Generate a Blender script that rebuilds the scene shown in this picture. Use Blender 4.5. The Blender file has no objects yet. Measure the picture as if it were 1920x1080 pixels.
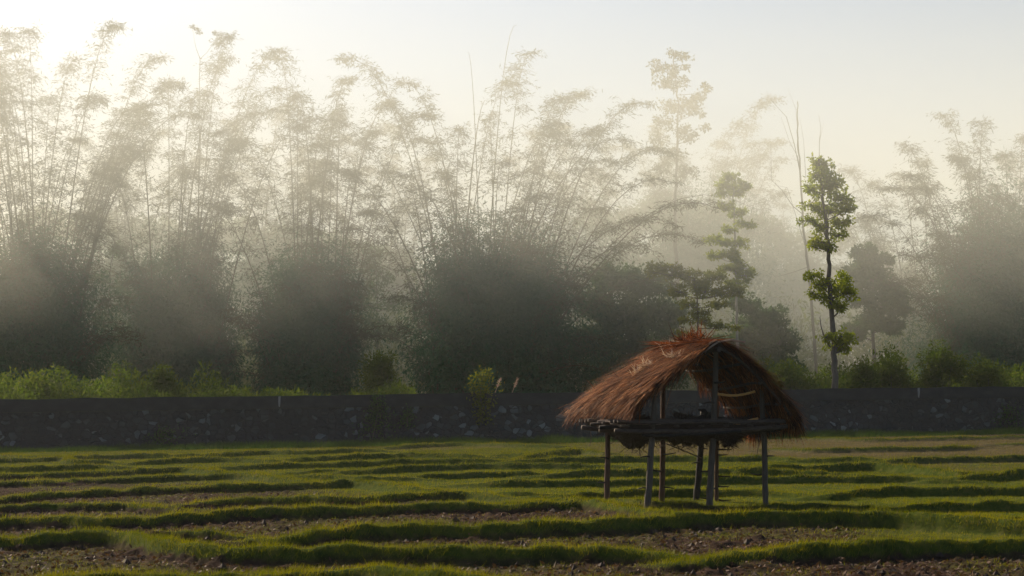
import bpy, bmesh, math, random
import numpy as np
from mathutils import Vector
R = math.radians
rng = np.random.default_rng(7)
random.seed(7)

# ---------------------------------------------------------------- camera, sky, sun
S = bpy.context.scene
C = S.collection
EYE = 1.6
FPX = 3000.0            # focal length in pixels of a 1920 px wide picture
HOR = 758.0             # horizon row
cam = bpy.data.cameras.new('camera')
camo = bpy.data.objects.new('camera', cam); C.objects.link(camo)
cam.sensor_width = 36.0; cam.lens = FPX / 1920 * 36
cam.clip_start = 0.1; cam.clip_end = 3000
camo.location = (0, 0, EYE)
camo.rotation_euler = (R(90) + math.atan((HOR - 540) / FPX), 0, 0)
S.camera = camo

SUN_EL, SUN_AZ = 32.0, 39.0      # azimuth: degrees to the left of the view direction
w = bpy.data.worlds.new('World'); S.world = w; w.use_nodes = True
nt = w.node_tree; bg = nt.nodes['Background']
sky = nt.nodes.new('ShaderNodeTexSky'); sky.sky_type = 'NISHITA'; sky.sun_disc = False
sky.sun_elevation = R(SUN_EL); sky.sun_rotation = R(-SUN_AZ)
sky.air_density = 1.0; sky.dust_density = 1.8; sky.ozone_density = 1.5
nt.links.new(sky.outputs[0], bg.inputs[0]); bg.inputs[1].default_value = 0.065
sl = bpy.data.lights.new('sun', 'SUN'); sl.energy = 5.0; sl.angle = R(0.6); sl.color = (1.0, 0.825, 0.61)
so = bpy.data.objects.new('sun', sl); C.objects.link(so)
sd = Vector((-math.sin(R(SUN_AZ)) * math.cos(R(SUN_EL)), math.cos(R(SUN_AZ)) * math.cos(R(SUN_EL)), math.sin(R(SUN_EL))))
so.rotation_euler = sd.to_track_quat('Z', 'Y').to_euler()
so.location = sd * 60
S.view_settings.view_transform = 'Standard'; S.view_settings.look = 'None'
S.view_settings.exposure = 0.86; S.view_settings.gamma = 1
S.render.engine = 'CYCLES'
S.cycles.volume_bounces = 6; S.cycles.max_bounces = 8; S.cycles.diffuse_bounces = 3
S.cycles.transmission_bounces = 4; S.cycles.transparent_max_bounces = 8
S.cycles.use_denoising = True

# ---------------------------------------------------------------- helpers
def at(px, py, Y):
    return Vector(((px - 960) / FPX * Y, Y, EYE + (HOR - py) / FPX * Y))

def tag(o, label=None, cat=None, group=None, kind=None):
    if label: o['label'] = label
    if cat: o['category'] = cat
    if group: o['group'] = group
    if kind: o['kind'] = kind
    return o

def empty(name, loc=(0, 0, 0), **k):
    o = bpy.data.objects.new(name, None); C.objects.link(o); o.location = loc
    o.empty_display_size = 0.2
    return tag(o, **k)

def mesh_np(name, V, F, mat, parent=None, smooth=False, attr=None):
    """V (n,3) world coordinates, F (m,k) with constant k; child meshes are shifted to the parent's base"""
    V = np.asarray(V, np.float32).reshape(-1, 3).copy(); F = np.asarray(F, np.int32)
    if parent is not None:
        off = Vector((0, 0, 0)); p = parent
        while p is not None:
            off += p.location; p = p.parent
        V -= np.array(off[:], np.float32)
    m, k = F.shape
    me = bpy.data.meshes.new(name)
    me.vertices.add(len(V)); me.vertices.foreach_set('co', V.ravel())
    me.loops.add(m * k); me.loops.foreach_set('vertex_index', F.ravel())
    me.polygons.add(m); me.polygons.foreach_set('loop_start', np.arange(0, m * k, k, dtype=np.int32))
    me.polygons.foreach_set('use_smooth', np.full(m, smooth, dtype=bool))
    if attr is not None:
        for an, av in attr.items():
            a = me.attributes.new(an, 'FLOAT', 'POINT'); a.data.foreach_set('value', np.asarray(av, np.float32))
    me.update(calc_edges=True); me.validate()
    for mm in (mat if isinstance(mat, list) else [mat]): me.materials.append(mm)
    o = bpy.data.objects.new(name, me); C.objects.link(o)
    if parent is not None: o.parent = parent
    return o

class MB:
    def __init__(s): s.V = []; s.F = []; s.n = 0
    def add(s, V, F):
        V = np.asarray(V, float).reshape(-1, 3); F = np.asarray(F, int)
        s.V.append(V); s.F.append(F + s.n); s.n += len(V)
    def build(s, name, mat, parent=None, smooth=False):
        return mesh_np(name, np.vstack(s.V), np.vstack(s.F), mat, parent, smooth)
    def tube(s, pts, rad, n=6, caps=True, wob=0.0):
        P = np.array([list(p) for p in pts], float); r = np.atleast_1d(np.asarray(rad, float))
        if len(r) == 1: r = np.full(len(P), r[0])
        if caps:
            P = np.vstack([P[:1], P, P[-1:]]); r = np.concatenate([[r[0] * .02], r, [r[-1] * .02]])
        T = np.gradient(P[1:-1] if caps else P, axis=0)
        if caps: T = np.vstack([T[:1], T, T[-1:]])
        T /= np.linalg.norm(T, axis=1, keepdims=True) + 1e-9
        ref = np.array([0.31, 0.95, 0.1]) if abs(T[len(T) // 2][2]) > .5 else np.array([0.1, 0.05, 1.0])
        A = np.cross(T, ref); A /= np.linalg.norm(A, axis=1, keepdims=True) + 1e-9
        B = np.cross(T, A)
        a = np.arange(n) / n * 2 * np.pi
        rr = r[:, None] * (1 + wob * (rng.random((len(P), n)) - .5) * 2)
        V = P[:, None, :] + rr[..., None] * (np.cos(a)[None, :, None] * A[:, None, :] + np.sin(a)[None, :, None] * B[:, None, :])
        i = np.arange(len(P) - 1)[:, None] * n; j = np.arange(n)[None, :]; j2 = (j + 1) % n
        F = np.stack([i + j, i + j2, i + n + j2, i + n + j], -1).reshape(-1, 4)
        s.add(V.reshape(-1, 3), F)
    def leaves(s, P, D, L, W, N=None):
        """rhombus leaves at P along D (unit), length L, width W; N a random normal hint"""
        P = np.asarray(P, float); D = np.asarray(D, float); n = len(P)
        if N is None: N = rng.normal(size=(n, 3))
        D = D / (np.linalg.norm(D, axis=1, keepdims=True) + 1e-9)
        Sd = np.cross(D, N); Sd /= np.linalg.norm(Sd, axis=1, keepdims=True) + 1e-9
        L = np.broadcast_to(L, n)[:, None]; W = np.broadcast_to(W, n)[:, None]
        V = np.stack([P, P + D * L * .45 + Sd * W * .5, P + D * L, P + D * L * .45 - Sd * W * .5], 1).reshape(-1, 3)
        F = np.arange(n * 4).reshape(-1, 4)
        s.add(V, F)

_T = rng.random((256, 256))
def vnoise(x, y):
    xi = np.floor(x).astype(int); yi = np.floor(y).astype(int); fx = x - xi; fy = y - yi
    fx = fx * fx * (3 - 2 * fx); fy = fy * fy * (3 - 2 * fy)
    g = lambda a, b: _T[a & 255, b & 255]
    return (g(xi, yi) * (1 - fx) + g(xi + 1, yi) * fx) * (1 - fy) + (g(xi, yi + 1) * (1 - fx) + g(xi + 1, yi + 1) * fx) * fy - .5
def fbm(x, y, o=3):
    r = 0; a = 1
    for k in range(o): r = r + a * vnoise(x * 2 ** k + 17 * k, y * 2 ** k + 5 * k); a *= .5
    return r
def sstep(a, b, x):
    t = np.clip((x - a) / (b - a), 0, 1); return t * t * (3 - 2 * t)

# ---------------------------------------------------------------- materials
def base_mat(name):
    m = bpy.data.materials.new(name); m.use_nodes = True
    return m, m.node_tree, m.node_tree.nodes, m.node_tree.links

def ramp(nd, cols, pos=None):
    r = nd.new('ShaderNodeValToRGB'); e = r.color_ramp.elements
    n = len(cols)
    while len(e) < n: e.new(0.5)
    for i, c in enumerate(cols):
        e[i].position = pos[i] if pos else i / (n - 1); e[i].color = (*c, 1)
    return r

def leaf_mat(name, cols, trans=0.45, rough=0.7, tint=(1.15, 1.2, 0.6), spec=.12):
    """thin leaf: colour varies leaf by leaf and by drifts across the plant; part of the light passes through"""
    m, t, nd, ln = base_mat(name)
    p = nd['Principled BSDF']; out = nd['Material Output']
    g = nd.new('ShaderNodeNewGeometry'); tc = nd.new('ShaderNodeTexCoord')
    nz = nd.new('ShaderNodeTexNoise'); nz.inputs['Scale'].default_value = 0.9; nz.inputs['Detail'].default_value = 3
    ln.new(tc.outputs['Object'], nz.inputs['Vector'])
    mx = nd.new('ShaderNodeMath'); mx.operation = 'MULTIPLY_ADD'; mx.inputs[1].default_value = .45
    ln.new(g.outputs['Random Per Island'], mx.inputs[0]); 
    m2 = nd.new('ShaderNodeMath'); m2.operation = 'MULTIPLY_ADD'; m2.inputs[1].default_value = 1.3; m2.inputs[2].default_value = -.38
    ln.new(nz.outputs[0], m2.inputs[0]); ln.new(m2.outputs[0], mx.inputs[2])
    r = ramp(nd, cols); ln.new(mx.outputs[0], r.inputs[0])
    ln.new(r.outputs[0], p.inputs['Base Color']); p.inputs['Roughness'].default_value = rough
    p.inputs['Specular IOR Level'].default_value = spec
    tr = nd.new('ShaderNodeBsdfTranslucent')
    mc = nd.new('ShaderNodeMix'); mc.data_type = 'RGBA'; mc.blend_type = 'MULTIPLY'; mc.inputs[0].default_value = 1
    ln.new(r.outputs[0], mc.inputs[6]); mc.inputs[7].default_value = (*tint, 1)
    ln.new(mc.outputs[2], tr.inputs['Color'])
    ms = nd.new('ShaderNodeMixShader'); ms.inputs[0].default_value = trans
    ln.new(p.outputs[0], ms.inputs[1]); ln.new(tr.outputs[0], ms.inputs[2]); ln.new(ms.outputs[0], out.inputs[0])
    return m

def rough_mat(name, cols, scale=(6, 6, 1), nscale=8, bump=0.4, rough=0.85, spec=0.25, island=0.0):
    m, t, nd, ln = base_mat(name); p = nd['Principled BSDF']
    tc = nd.new('ShaderNodeTexCoord'); mp = nd.new('ShaderNodeMapping'); mp.inputs['Scale'].default_value = scale
    ln.new(tc.outputs['Object'], mp.inputs[0])
    nz = nd.new('ShaderNodeTexNoise'); nz.inputs['Scale'].default_value = nscale; nz.inputs['Detail'].default_value = 6
    ln.new(mp.outputs[0], nz.inputs['Vector'])
    r = ramp(nd, cols)
    g = nd.new('ShaderNodeNewGeometry')
    a = nd.new('ShaderNodeMath'); a.operation = 'MULTIPLY_ADD'; a.inputs[1].default_value = island
    b = nd.new('ShaderNodeMath'); b.operation = 'MULTIPLY_ADD'; b.inputs[1].default_value = 1.6 * (1 - island * .5); b.inputs[2].default_value = -.3 - island * .1
    ln.new(nz.outputs[0], b.inputs[0]); ln.new(g.outputs['Random Per Island'], a.inputs[0]); ln.new(b.outputs[0], a.inputs[2])
    ln.new(a.outputs[0], r.inputs[0]); ln.new(r.outputs[0], p.inputs['Base Color'])
    p.inputs['Roughness'].default_value = rough; p.inputs['Specular IOR Level'].default_value = spec
    bp = nd.new('ShaderNodeBump'); bp.inputs['Strength'].default_value = bump; bp.inputs['Distance'].default_value = .02
    ln.new(nz.outputs[0], bp.inputs['Height']); ln.new(bp.outputs[0], p.inputs['Normal'])
    return m

M = {}
M['bamboo_leaf'] = leaf_mat('bamboo_leaf', [(.035, .045, .02), (.06, .065, .03), (.10, .085, .05)], .4, tint=(1.1, 1.1, .6))
M['bamboo_dark'] = leaf_mat('bamboo_dark', [(.022, .092, .052), (.030, .105, .052), (.050, .105, .045)], .25, tint=(.8, 1.2, .6))
M['culm'] = rough_mat('culm', [(.045, .042, .02), (.085, .07, .035)], (4, 4, 1), 4, .1, .6)
M['tree_leaf'] = leaf_mat('tree_leaf', [(.12, .17, .014), (.19, .24, .025), (.27, .28, .05)], .72, tint=(1.2, 1.2, .4))
M['yellow_leaf'] = leaf_mat('yellow_leaf', [(.09, .12, .015), (.14, .16, .025), (.20, .19, .04)], .6)
M['bush_leaf'] = leaf_mat('bush_leaf', [(.03, .075, .028), (.045, .10, .035), (.075, .12, .035)], .45, tint=(1.1, 1.2, .5))
M['weed_leaf'] = leaf_mat('weed_leaf', [(.05, .085, .014), (.085, .12, .02), (.14, .15, .035)], .55, tint=(1.1, 1.2, .5))
M['bark'] = rough_mat('bark', [(.05, .045, .04), (.12, .11, .10)], (3, 3, .6), 5, .6)
M['pale_bark'] = rough_mat('pale_bark', [(.16, .16, .15), (.32, .31, .29)], (3, 3, .6), 4, .4)
M['grass'] = leaf_mat('grass', [(.035, .052, .005), (.085, .098, .009), (.16, .145, .018)], .62, tint=(1.35, 1.25, .2), spec=.02)
M['dry_grass'] = leaf_mat('dry_grass', [(.08, .075, .03), (.12, .10, .05), (.17, .125, .08)], .5, tint=(1.1, 1, .7))
def thatch_mat():
    m = leaf_mat('thatch', [(.014, .009, .007), (.055, .022, .011), (.175, .058, .017), (.33, .125, .035), (.42, .28, .16)], .14, tint=(1.25, .8, .45), spec=.04)
    nd = m.node_tree.nodes; ln = m.node_tree.links
    nz = [n for n in nd if n.type == 'TEX_NOISE'][0]; tc = [n for n in nd if n.type == 'TEX_COORD'][0]
    mp = nd.new('ShaderNodeMapping'); mp.inputs['Rotation'].default_value = (0, 0, -math.atan2(.525, 2.6)); mp.inputs['Scale'].default_value = (1.6, 11, 1.6)
    ln.new(tc.outputs['Object'], mp.inputs[0]); ln.new(mp.outputs[0], nz.inputs['Vector']); nz.inputs['Scale'].default_value = 1.0
    nz.inputs['Detail'].default_value = 5; nz.inputs['Roughness'].default_value = .7
    for n in nd:
        if n.type == 'MATH' and abs(n.inputs[1].default_value - 1.3) < .01: n.inputs[1].default_value = 2.6; n.inputs[2].default_value = -1.08
    return m
M['thatch'] = thatch_mat()
M['thatch_core'] = rough_mat('thatch_core', [(.03, .018, .012), (.07, .035, .02)], (3, 14, 14), 6, .8)
M['straw_pale'] = leaf_mat('straw_pale', [(.30, .22, .16), (.45, .36, .28), (.62, .52, .44)], .3, tint=(1, .9, .7))
M['pole_grey'] = rough_mat('pole_grey', [(.045, .036, .028), (.12, .10, .08)], (20, 20, 2), 3, .5)
M['pole_brown'] = rough_mat('pole_brown', [(.05, .028, .018), (.13, .07, .045)], (20, 20, 2), 3, .5)
M['pole_dark'] = rough_mat('pole_dark', [(.012, .011, .01), (.035, .03, .026)], (20, 20, 2), 3, .5)
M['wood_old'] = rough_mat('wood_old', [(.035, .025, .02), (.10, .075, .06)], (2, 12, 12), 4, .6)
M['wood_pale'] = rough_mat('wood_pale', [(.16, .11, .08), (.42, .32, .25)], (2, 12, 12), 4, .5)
M['bamboo_cane'] = rough_mat('bamboo_cane', [(.42, .19, .045), (.60, .32, .09)], (3, 9, 9), 3, .2, .35, .5)
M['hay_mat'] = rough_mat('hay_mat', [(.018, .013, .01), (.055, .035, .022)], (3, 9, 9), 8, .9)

def ground_mat():
    m, t, nd, ln = base_mat('field_soil'); p = nd['Principled BSDF']
    tc = nd.new('ShaderNodeTexCoord')
    n1 = nd.new('ShaderNodeTexNoise'); n1.inputs['Scale'].default_value = 7; n1.inputs['Detail'].default_value = 8; n1.inputs['Roughness'].default_value = .65
    n2 = nd.new('ShaderNodeTexNoise'); n2.inputs['Scale'].default_value = .6; n2.inputs['Detail'].default_value = 4
    for n in (n1, n2): ln.new(tc.outputs['Object'], n.inputs['Vector'])
    soil = ramp(nd, [(.014, .009, .007), (.032, .020, .015), (.06, .036, .025)], [.3, .5, .72]); ln.new(n1.outputs[0], soil.inputs[0])
    gr = ramp(nd, [(.02, .034, .006), (.045, .062, .009), (.08, .08, .018)], [.3, .5, .7]); ln.new(n1.outputs[0], gr.inputs[0])
    a = nd.new('ShaderNodeAttribute'); a.attribute_name = 'cover'
    mx = nd.new('ShaderNodeMix'); mx.data_type = 'RGBA'; ln.new(a.outputs['Fac'], mx.inputs[0]); ln.new(soil.outputs[0], mx.inputs[6]); ln.new(gr.outputs[0], mx.inputs[7])
    st = ramp(nd, [(.06, .055, .025), (.12, .095, .055)], [.35, .65]); ln.new(n1.outputs[0], st.inputs[0])
    a2 = nd.new('ShaderNodeAttribute'); a2.attribute_name = 'stubble'
    m2 = nd.new('ShaderNodeMix'); m2.data_type = 'RGBA'; ln.new(a2.outputs['Fac'], m2.inputs[0]); ln.new(mx.outputs[2], m2.inputs[6]); ln.new(st.outputs[0], m2.inputs[7])
    ln.new(m2.outputs[2], p.inputs['Base Color']); p.inputs['Roughness'].default_value = 1; p.inputs['Specular IOR Level'].default_value = .02
    bp = nd.new('ShaderNodeBump'); bp.inputs['Strength'].default_value = .7; bp.inputs['Distance'].default_value = .04
    ln.new(n1.outputs[0], bp.inputs['Height']); ln.new(bp.outputs[0], p.inputs['Normal'])
    return m
M['ground'] = ground_mat()

def wall_mat():
    m, t, nd, ln = base_mat('rubble_stone'); p = nd['Principled BSDF']
    tc = nd.new('ShaderNodeTexCoord'); mp = nd.new('ShaderNodeMapping'); mp.inputs['Scale'].default_value = (1, 1, 1.25)
    ln.new(tc.outputs['Object'], mp.inputs[0])
    wn = nd.new('ShaderNodeTexNoise'); wn.inputs['Scale'].default_value = 2.5
    ln.new(mp.outputs[0], wn.inputs['Vector'])
    ad = nd.new('ShaderNodeMix'); ad.data_type = 'RGBA'; ad.blend_type = 'ADD'; ad.inputs[0].default_value = .22
    ln.new(mp.outputs[0], ad.inputs[6]); ln.new(wn.outputs['Color'], ad.inputs[7])
    v = nd.new('ShaderNodeTexVoronoi'); v.inputs['Scale'].default_value = 3.6; ln.new(ad.outputs[2], v.inputs['Vector'])
    ve = nd.new('ShaderNodeTexVoronoi'); ve.feature = 'DISTANCE_TO_EDGE'; ve.inputs['Scale'].default_value = 3.6; ln.new(ad.outputs[2], ve.inputs['Vector'])
    sep = nd.new('ShaderNodeSeparateColor'); ln.new(v.outputs['Color'], sep.inputs[0])
    st = ramp(nd, [(.017, .023, .029), (.024, .032, .038), (.034, .045, .052), (.13, .165, .18)], [0, .6, .78, 1]); ln.new(sep.outputs[0], st.inputs[0])
    ed = ramp(nd, [(0, 0, 0), (1, 1, 1)], [.03, .09]); ln.new(ve.outputs['Distance'], ed.inputs[0])
    mx = nd.new('ShaderNodeMix'); mx.data_type = 'RGBA'; ln.new(ed.outputs[0], mx.inputs[0]); mx.inputs[6].default_value = (.012, .016, .019, 1); ln.new(st.outputs[0], mx.inputs[7])
    big = nd.new('ShaderNodeTexNoise'); big.inputs['Scale'].default_value = .5; big.inputs['Detail'].default_value = 5
    ln.new(tc.outputs['Object'], big.inputs['Vector'])
    br = ramp(nd, [(0, 0, 0), (1, 1, 1)], [.42, .6]); ln.new(big.outputs[0], br.inputs[0])
    m2 = nd.new('ShaderNodeMix'); m2.data_type = 'RGBA'; ln.new(br.outputs[0], m2.inputs[0]); ln.new(mx.outputs[2], m2.inputs[6]); m2.inputs[7].default_value = (.018, .023, .025, 1)
    m2f = nd.new('ShaderNodeMath'); m2f.operation = 'MULTIPLY'; m2f.inputs[1].default_value = .75; ln.new(br.outputs[0], m2f.inputs[0]); ln.new(m2f.outputs[0], m2.inputs[0])
    ln.new(m2.outputs[2], p.inputs['Base Color']); p.inputs['Roughness'].default_value = .9
    bp = nd.new('ShaderNodeBump'); bp.inputs['Strength'].default_value = .9; bp.inputs['Distance'].default_value = .05
    ln.new(ed.outputs[0], bp.inputs['Height']); ln.new(bp.outputs[0], p.inputs['Normal'])
    return m
M['wall'] = wall_mat()
M['coping'] = rough_mat('coping', [(.014, .018, .021), (.022, .027, .030), (.042, .046, .046)], (.6, 1, 1), 3, .5)
M['limewash'] = rough_mat('limewash', [(.10, .11, .12), (.24, .25, .26)], (3, 3, 1), 5, .2)

# ---------------------------------------------------------------- ground
def wall_y(x): return 67.8 + .184 * x
def base_h(x, y):
    b = .0145 * x * np.clip((y - 16) / 51, 0, 1.3) - .05 * (1 - np.clip((y - 20) / 20, 0, 1))
    return b + .85 * sstep(.4, 6, y - wall_y(x))

A_ = lambda pts: [(x / 2, 780 + y / 2) for x, y in pts]
B_ = lambda pts: [(960 + x / 2, 780 + y / 2) for x, y in pts]
BUNDS = [  # crest lines read off the photograph, height, half width
 (A_([(-200,142),(0,140),(200,150),(340,145),(520,140),(700,140),(900,135),(970,124),(1100,128),(1300,120),(1420,118)]), .17, .5),
 (A_([(1440,112),(1600,102),(1750,98),(1920,102),(2100,104)]), .16, .5),
 (A_([(480,165),(700,155),(900,152),(1010,157)]), .16, .45),
 (A_([(1045,154),(1200,147),(1400,140),(1550,137),(1700,140),(1840,142)]), .17, .45),
 (A_([(1860,136),(1920,134),(2060,140)]), .17, .45),
 (A_([(-200,160),(0,158),(130,154),(200,165),(330,146),(420,160)]), .16, .5),
 (A_([(-200,188),(0,187),(200,185),(380,176),(460,180)]), .18, .45),
 (A_([(-200,216),(0,215),(300,205),(560,195),(680,186),(740,192),(850,203)]), .19, .45),
 (A_([(800,182),(950,178),(1100,173),(1300,169),(1500,162),(1900,158)]), .17, .45),
 (A_([(-200,246),(0,243),(300,232),(600,222),(850,210),(950,212),(1040,225),(1200,238)]), .22, .45),
 (A_([(1050,212),(1120,198),(1200,191),(1280,198)]), .15, .4),
 (A_([(1290,197),(1500,188),(1680,178),(1920,176),(2300,176)]), .17, .45),
 (A_([(-200,310),(0,300),(100,285),(300,278),(500,265),(800,255),(1000,252),(1200,240),(1350,233),(1450,245),(1600,262)]), .24, .45),
 (A_([(1060,216),(1200,220),(1400,226),(1530,222)]), .15, .4),
 (A_([(1550,216),(1700,209),(1920,203),(2100,205)]), .18, .4),
 (A_([(-200,340),(0,335),(150,320),(350,325),(560,315),(620,335)]), .22, .35),
 (A_([(665,322),(750,308),(950,300),(1100,292),(1170,300),(1300,305),(1500,290),(1700,270),(1790,275),(1960,296)]), .24, .4),
 (A_([(-200,380),(0,378),(250,370),(350,380),(480,388),(650,365),(850,350),(1100,345),(1400,330),(1700,320),(1920,322),(2060,318),(2240,300)]), .26, .4),
 (A_([(-200,445),(0,440),(200,428),(400,418),(500,425),(580,452),(700,474),(900,484),(1100,480),(1300,480),(1500,485),(1920,482),(2120,475),(2420,480),(2540,485),(2610,508)]), .30, .45),
 (A_([(560,424),(700,425),(850,425),(940,430),(980,445)]), .20, .3),
 (A_([(1020,437),(1100,415),(1300,405),(1500,395),(1700,395),(1800,406),(1920,390),(2120,382),(2320,378),(2520,368),(2670,350),(2820,352),(3020,355),(3320,351),(3470,360),(3620,371),(3840,382),(4040,388)]), .33, .42),
 (A_([(-200,602),(0,598),(200,585),(500,572),(690,574)]), .25, .35),
 (A_([(715,576),(800,558),(900,548),(985,572)]), .25, .35),
 (A_([(1025,584),(1120,534),(1220,510),(1300,528),(1400,556),(1600,572),(1920,590),(2100,596)]), .30, .4),
 (B_([(1060,77),(1200,80),(1350,85),(1550,79),(1920,73),(2200,71)]), .15, .5),
 (B_([(0,150),(150,130),(270,113),(340,130)]), .20, .5),
 (B_([(960,112),(1100,120),(1300,116),(1500,115),(1690,101),(1750,108)]), .17, .45),
 (B_([(1800,98),(1920,98),(2100,96)]), .15, .45),
 (B_([(0,158),(340,151),(700,146),(850,150),(940,137),(1050,150)]), .18, .45),
 (B_([(1100,152),(1300,149),(1410,155)]), .17, .4),
 (B_([(1420,155),(1600,150),(1920,146),(2100,145)]), .18, .4),
 (B_([(780,186),(1000,181),(1200,180),(1350,166),(1430,170),(1550,192),(1700,198)]), .22, .4),
 (B_([(130,206),(250,200),(400,198),(900,196),(1180,197)]), .20, .4),
 (B_([(-150,237),(300,236),(600,230),(900,226),(1200,222),(1450,219),(1640,226)]), .21, .4),
 (B_([(1660,217),(1780,208),(1920,196),(2100,194)]), .24, .4),
 (B_([(-80,274),(150,279)]), .18, .35),
 (B_([(180,282),(350,272),(700,270),(900,268),(1100,275),(1160,287)]), .22, .4),
 (B_([(1190,282),(1350,263),(1600,266),(1920,261),(2100,260)]), .24, .4),
 (B_([(350,288),(450,308),(600,320),(700,322),(800,325),(850,338)]), .20, .35),
 (B_([(870,332),(950,319),(1100,326),(1250,319),(1365,328)]), .22, .32),
 (B_([(1400,328),(1520,316),(1600,323),(1680,311),(1920,318),(2100,318)]), .23, .35),
 (B_([(-60,312),(60,300),(250,296),(350,310),(480,338),(600,346)]), .28, .5),
 (B_([(1640,378),(1690,366),(1740,376)]), .17, .3),
 (B_([(1760,378),(1850,372),(2000,372)]), .17, .3),
 (B_([(725,512),(830,482),(1000,471),(1200,475),(1400,463),(1700,456),(1920,456),(2100,454)]), .32, .4),
 (B_([(150,588),(250,576),(400,592)]), .2, .3),
]
BC = []
for pts, h, wd in BUNDS:
    h *= .66 if pts[0][1] > 905 else .66 + .3 * min(1, (905 - pts[0][1]) / 40)
    xs, ys = [], []
    for px, py in pts:
        Y = 40.
        for _ in range(12):
            x = (px - 960) / FPX * Y
            z = float(base_h(np.array(x), np.array(Y))) + h
            Y = min(FPX * (EYE - z) / (py - HOR), 69)
        xs.append((px - 960) / FPX * Y); ys.append(Y)
    xs = np.array(xs); ys = np.array(ys); o = np.argsort(xs); xs, ys = xs[o], ys[o]
    xf = np.arange(xs[0], xs[-1] + .05, .05); pad = 24
    yf = np.interp(np.arange(-pad, len(xf) + pad) * .05 + xs[0], xs, ys); kr = np.exp(-np.linspace(-2, 2, 2 * pad + 1) ** 2)
    BC.append((xf, np.convolve(yf, kr / kr.sum(), 'valid'), h, wd))

def bunds(x, y):
    B = np.zeros_like(x)
    for i, (xs, ys, h, wd) in enumerate(BC):
        k = (x > xs[0] - 1) & (x < xs[-1] + 1) & (y > ys.min() - 2) & (y < ys.max() + 2)
        if not k.any(): continue
        xx = x[k]; yy = y[k]
        yc = np.interp(xx, xs, ys) + .16 * fbm(xx * 1.1 + i * 9, yy * 0 + i, 3)
        sl = (np.interp(xx + .25, xs, ys) - np.interp(xx - .25, xs, ys)) / .5
        d = (yy - yc) / np.sqrt(1 + np.clip(sl, -3, 3) ** 2)
        ww = wd * .55 * (1 + .35 * fbm(xx * .9 + 3, yy * .9 + i, 2)) * (1 + .008 * np.clip(yy - 20, 0, 60))
        q = np.where(d < 0, np.exp(-(np.abs(d) / (ww * .62)) ** 3.2), np.exp(-(d / (ww * .85)) ** 2.4))
        e = np.clip((np.minimum(xx - xs[0], xs[-1] - xx) + .95) / 1.9, 0, 1) ** .7
        hh = h * (1 + .22 * fbm(xx * 1.7 + i, yy * .8, 3)) * e * q
        B[k] = np.maximum(B[k], hh)
    return B

def cover_of(x, y, B):
    """how much of the ground is grown over (bunds and far plots) rather than bare soil"""
    far = sstep(-2, 5, y - 24.5 + 1.05 * x + 4 * fbm(x * .25, y * .25, 3))
    pat = sstep(-.1, .3, fbm(x * .8 + 40, y * .8, 3))
    flat = np.clip(far + .25 * pat, 0, 1)
    return np.clip(np.maximum(sstep(.03, .12, B + .05 * fbm(x * 5, y * 5, 2)), flat), 0, 1)
def stubble_of(x, y, B):
    px = 960 + x / y * FPX
    z = sstep(44, 50, y + 2 * fbm(x * .3, y * .3)) * sstep(1000, 1250, px) * (1 - sstep(64.5, 66.5, y - .184 * x + .8))
    z2 = sstep(30, 40, y) * .5 * sstep(.05, .35, fbm(x * .15 + 8, y * .2 + 4, 3))
    return np.clip(z + z2, 0, 1) * (1 - sstep(.05, .1, B))

def ground_h(x, y):
    B = bunds(x, y)
    cov = cover_of(x, y, B)
    rough = (1 - cov) * (.10 * np.abs(fbm(x * 6, y * 6, 4)) + .03 * fbm(x * 1.5, y * 1.5, 2)) * sstep(8, 12, y)
    tuft = cov * (.05 * fbm(x * 3.3, y * 3.3, 3))
    return base_h(x, y) + B + rough + tuft * np.clip(B / .15 + .35, 0, 1), B, cov

NU, NV = 760, 980
u = np.linspace(-.46, .46, NU); v = np.exp(np.linspace(math.log(9.5), math.log(86), NV))
UU, VV = np.meshgrid(u, v)
gx = UU * VV; gy = VV
gz, gB, gc = ground_h(gx, gy)
V = np.stack([gx, gy, gz], -1).reshape(-1, 3)
i = np.arange(NV - 1)[:, None] * NU; j = np.arange(NU - 1)[None, :]
F = np.stack([i + j, i + j + 1, i + NU + j + 1, i + NU + j], -1).reshape(-1, 4)
o = mesh_np('field', V, F, M['ground'], smooth=True, attr={'cover': gc.ravel(), 'stubble': stubble_of(gx, gy, gB).ravel()})
tag(o, 'terraced field of low grassy earth banks and bare plots', kind='structure')

# the land around it, out to where the haze closes
gu = np.concatenate([np.linspace(-420, -60, 25), np.linspace(-54, 54, 37), np.linspace(60, 420, 25)])
gv = np.concatenate([np.linspace(-120, 4, 14), np.linspace(8, 100, 47), np.linspace(110, 620, 35)])
XX, YY = np.meshgrid(gu, gv)
ZZ = base_h(np.clip(XX, -40, 40), YY) - .06 + .5 * fbm(XX * .05, YY * .05, 3) * sstep(88, 120, YY)
inside = (YY > 8) & (YY < 88) & (np.abs(XX) < .46 * YY)
ZZ = np.where(inside, ZZ - .5, ZZ)
V = np.stack([XX, YY, ZZ], -1).reshape(-1, 3); n = len(gu)
i = np.arange(len(gv) - 1)[:, None] * n; j = np.arange(n - 1)[None, :]
F = np.stack([i + j, i + j + 1, i + n + j + 1, i + n + j], -1).reshape(-1, 4)
cv = np.ones(V.shape[0])
o = mesh_np('ground', V, F, M['ground'], smooth=True, attr={'cover': cv, 'stubble': cv * 0})
tag(o, 'grassy land around the field and under the trees', kind='structure')

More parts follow.
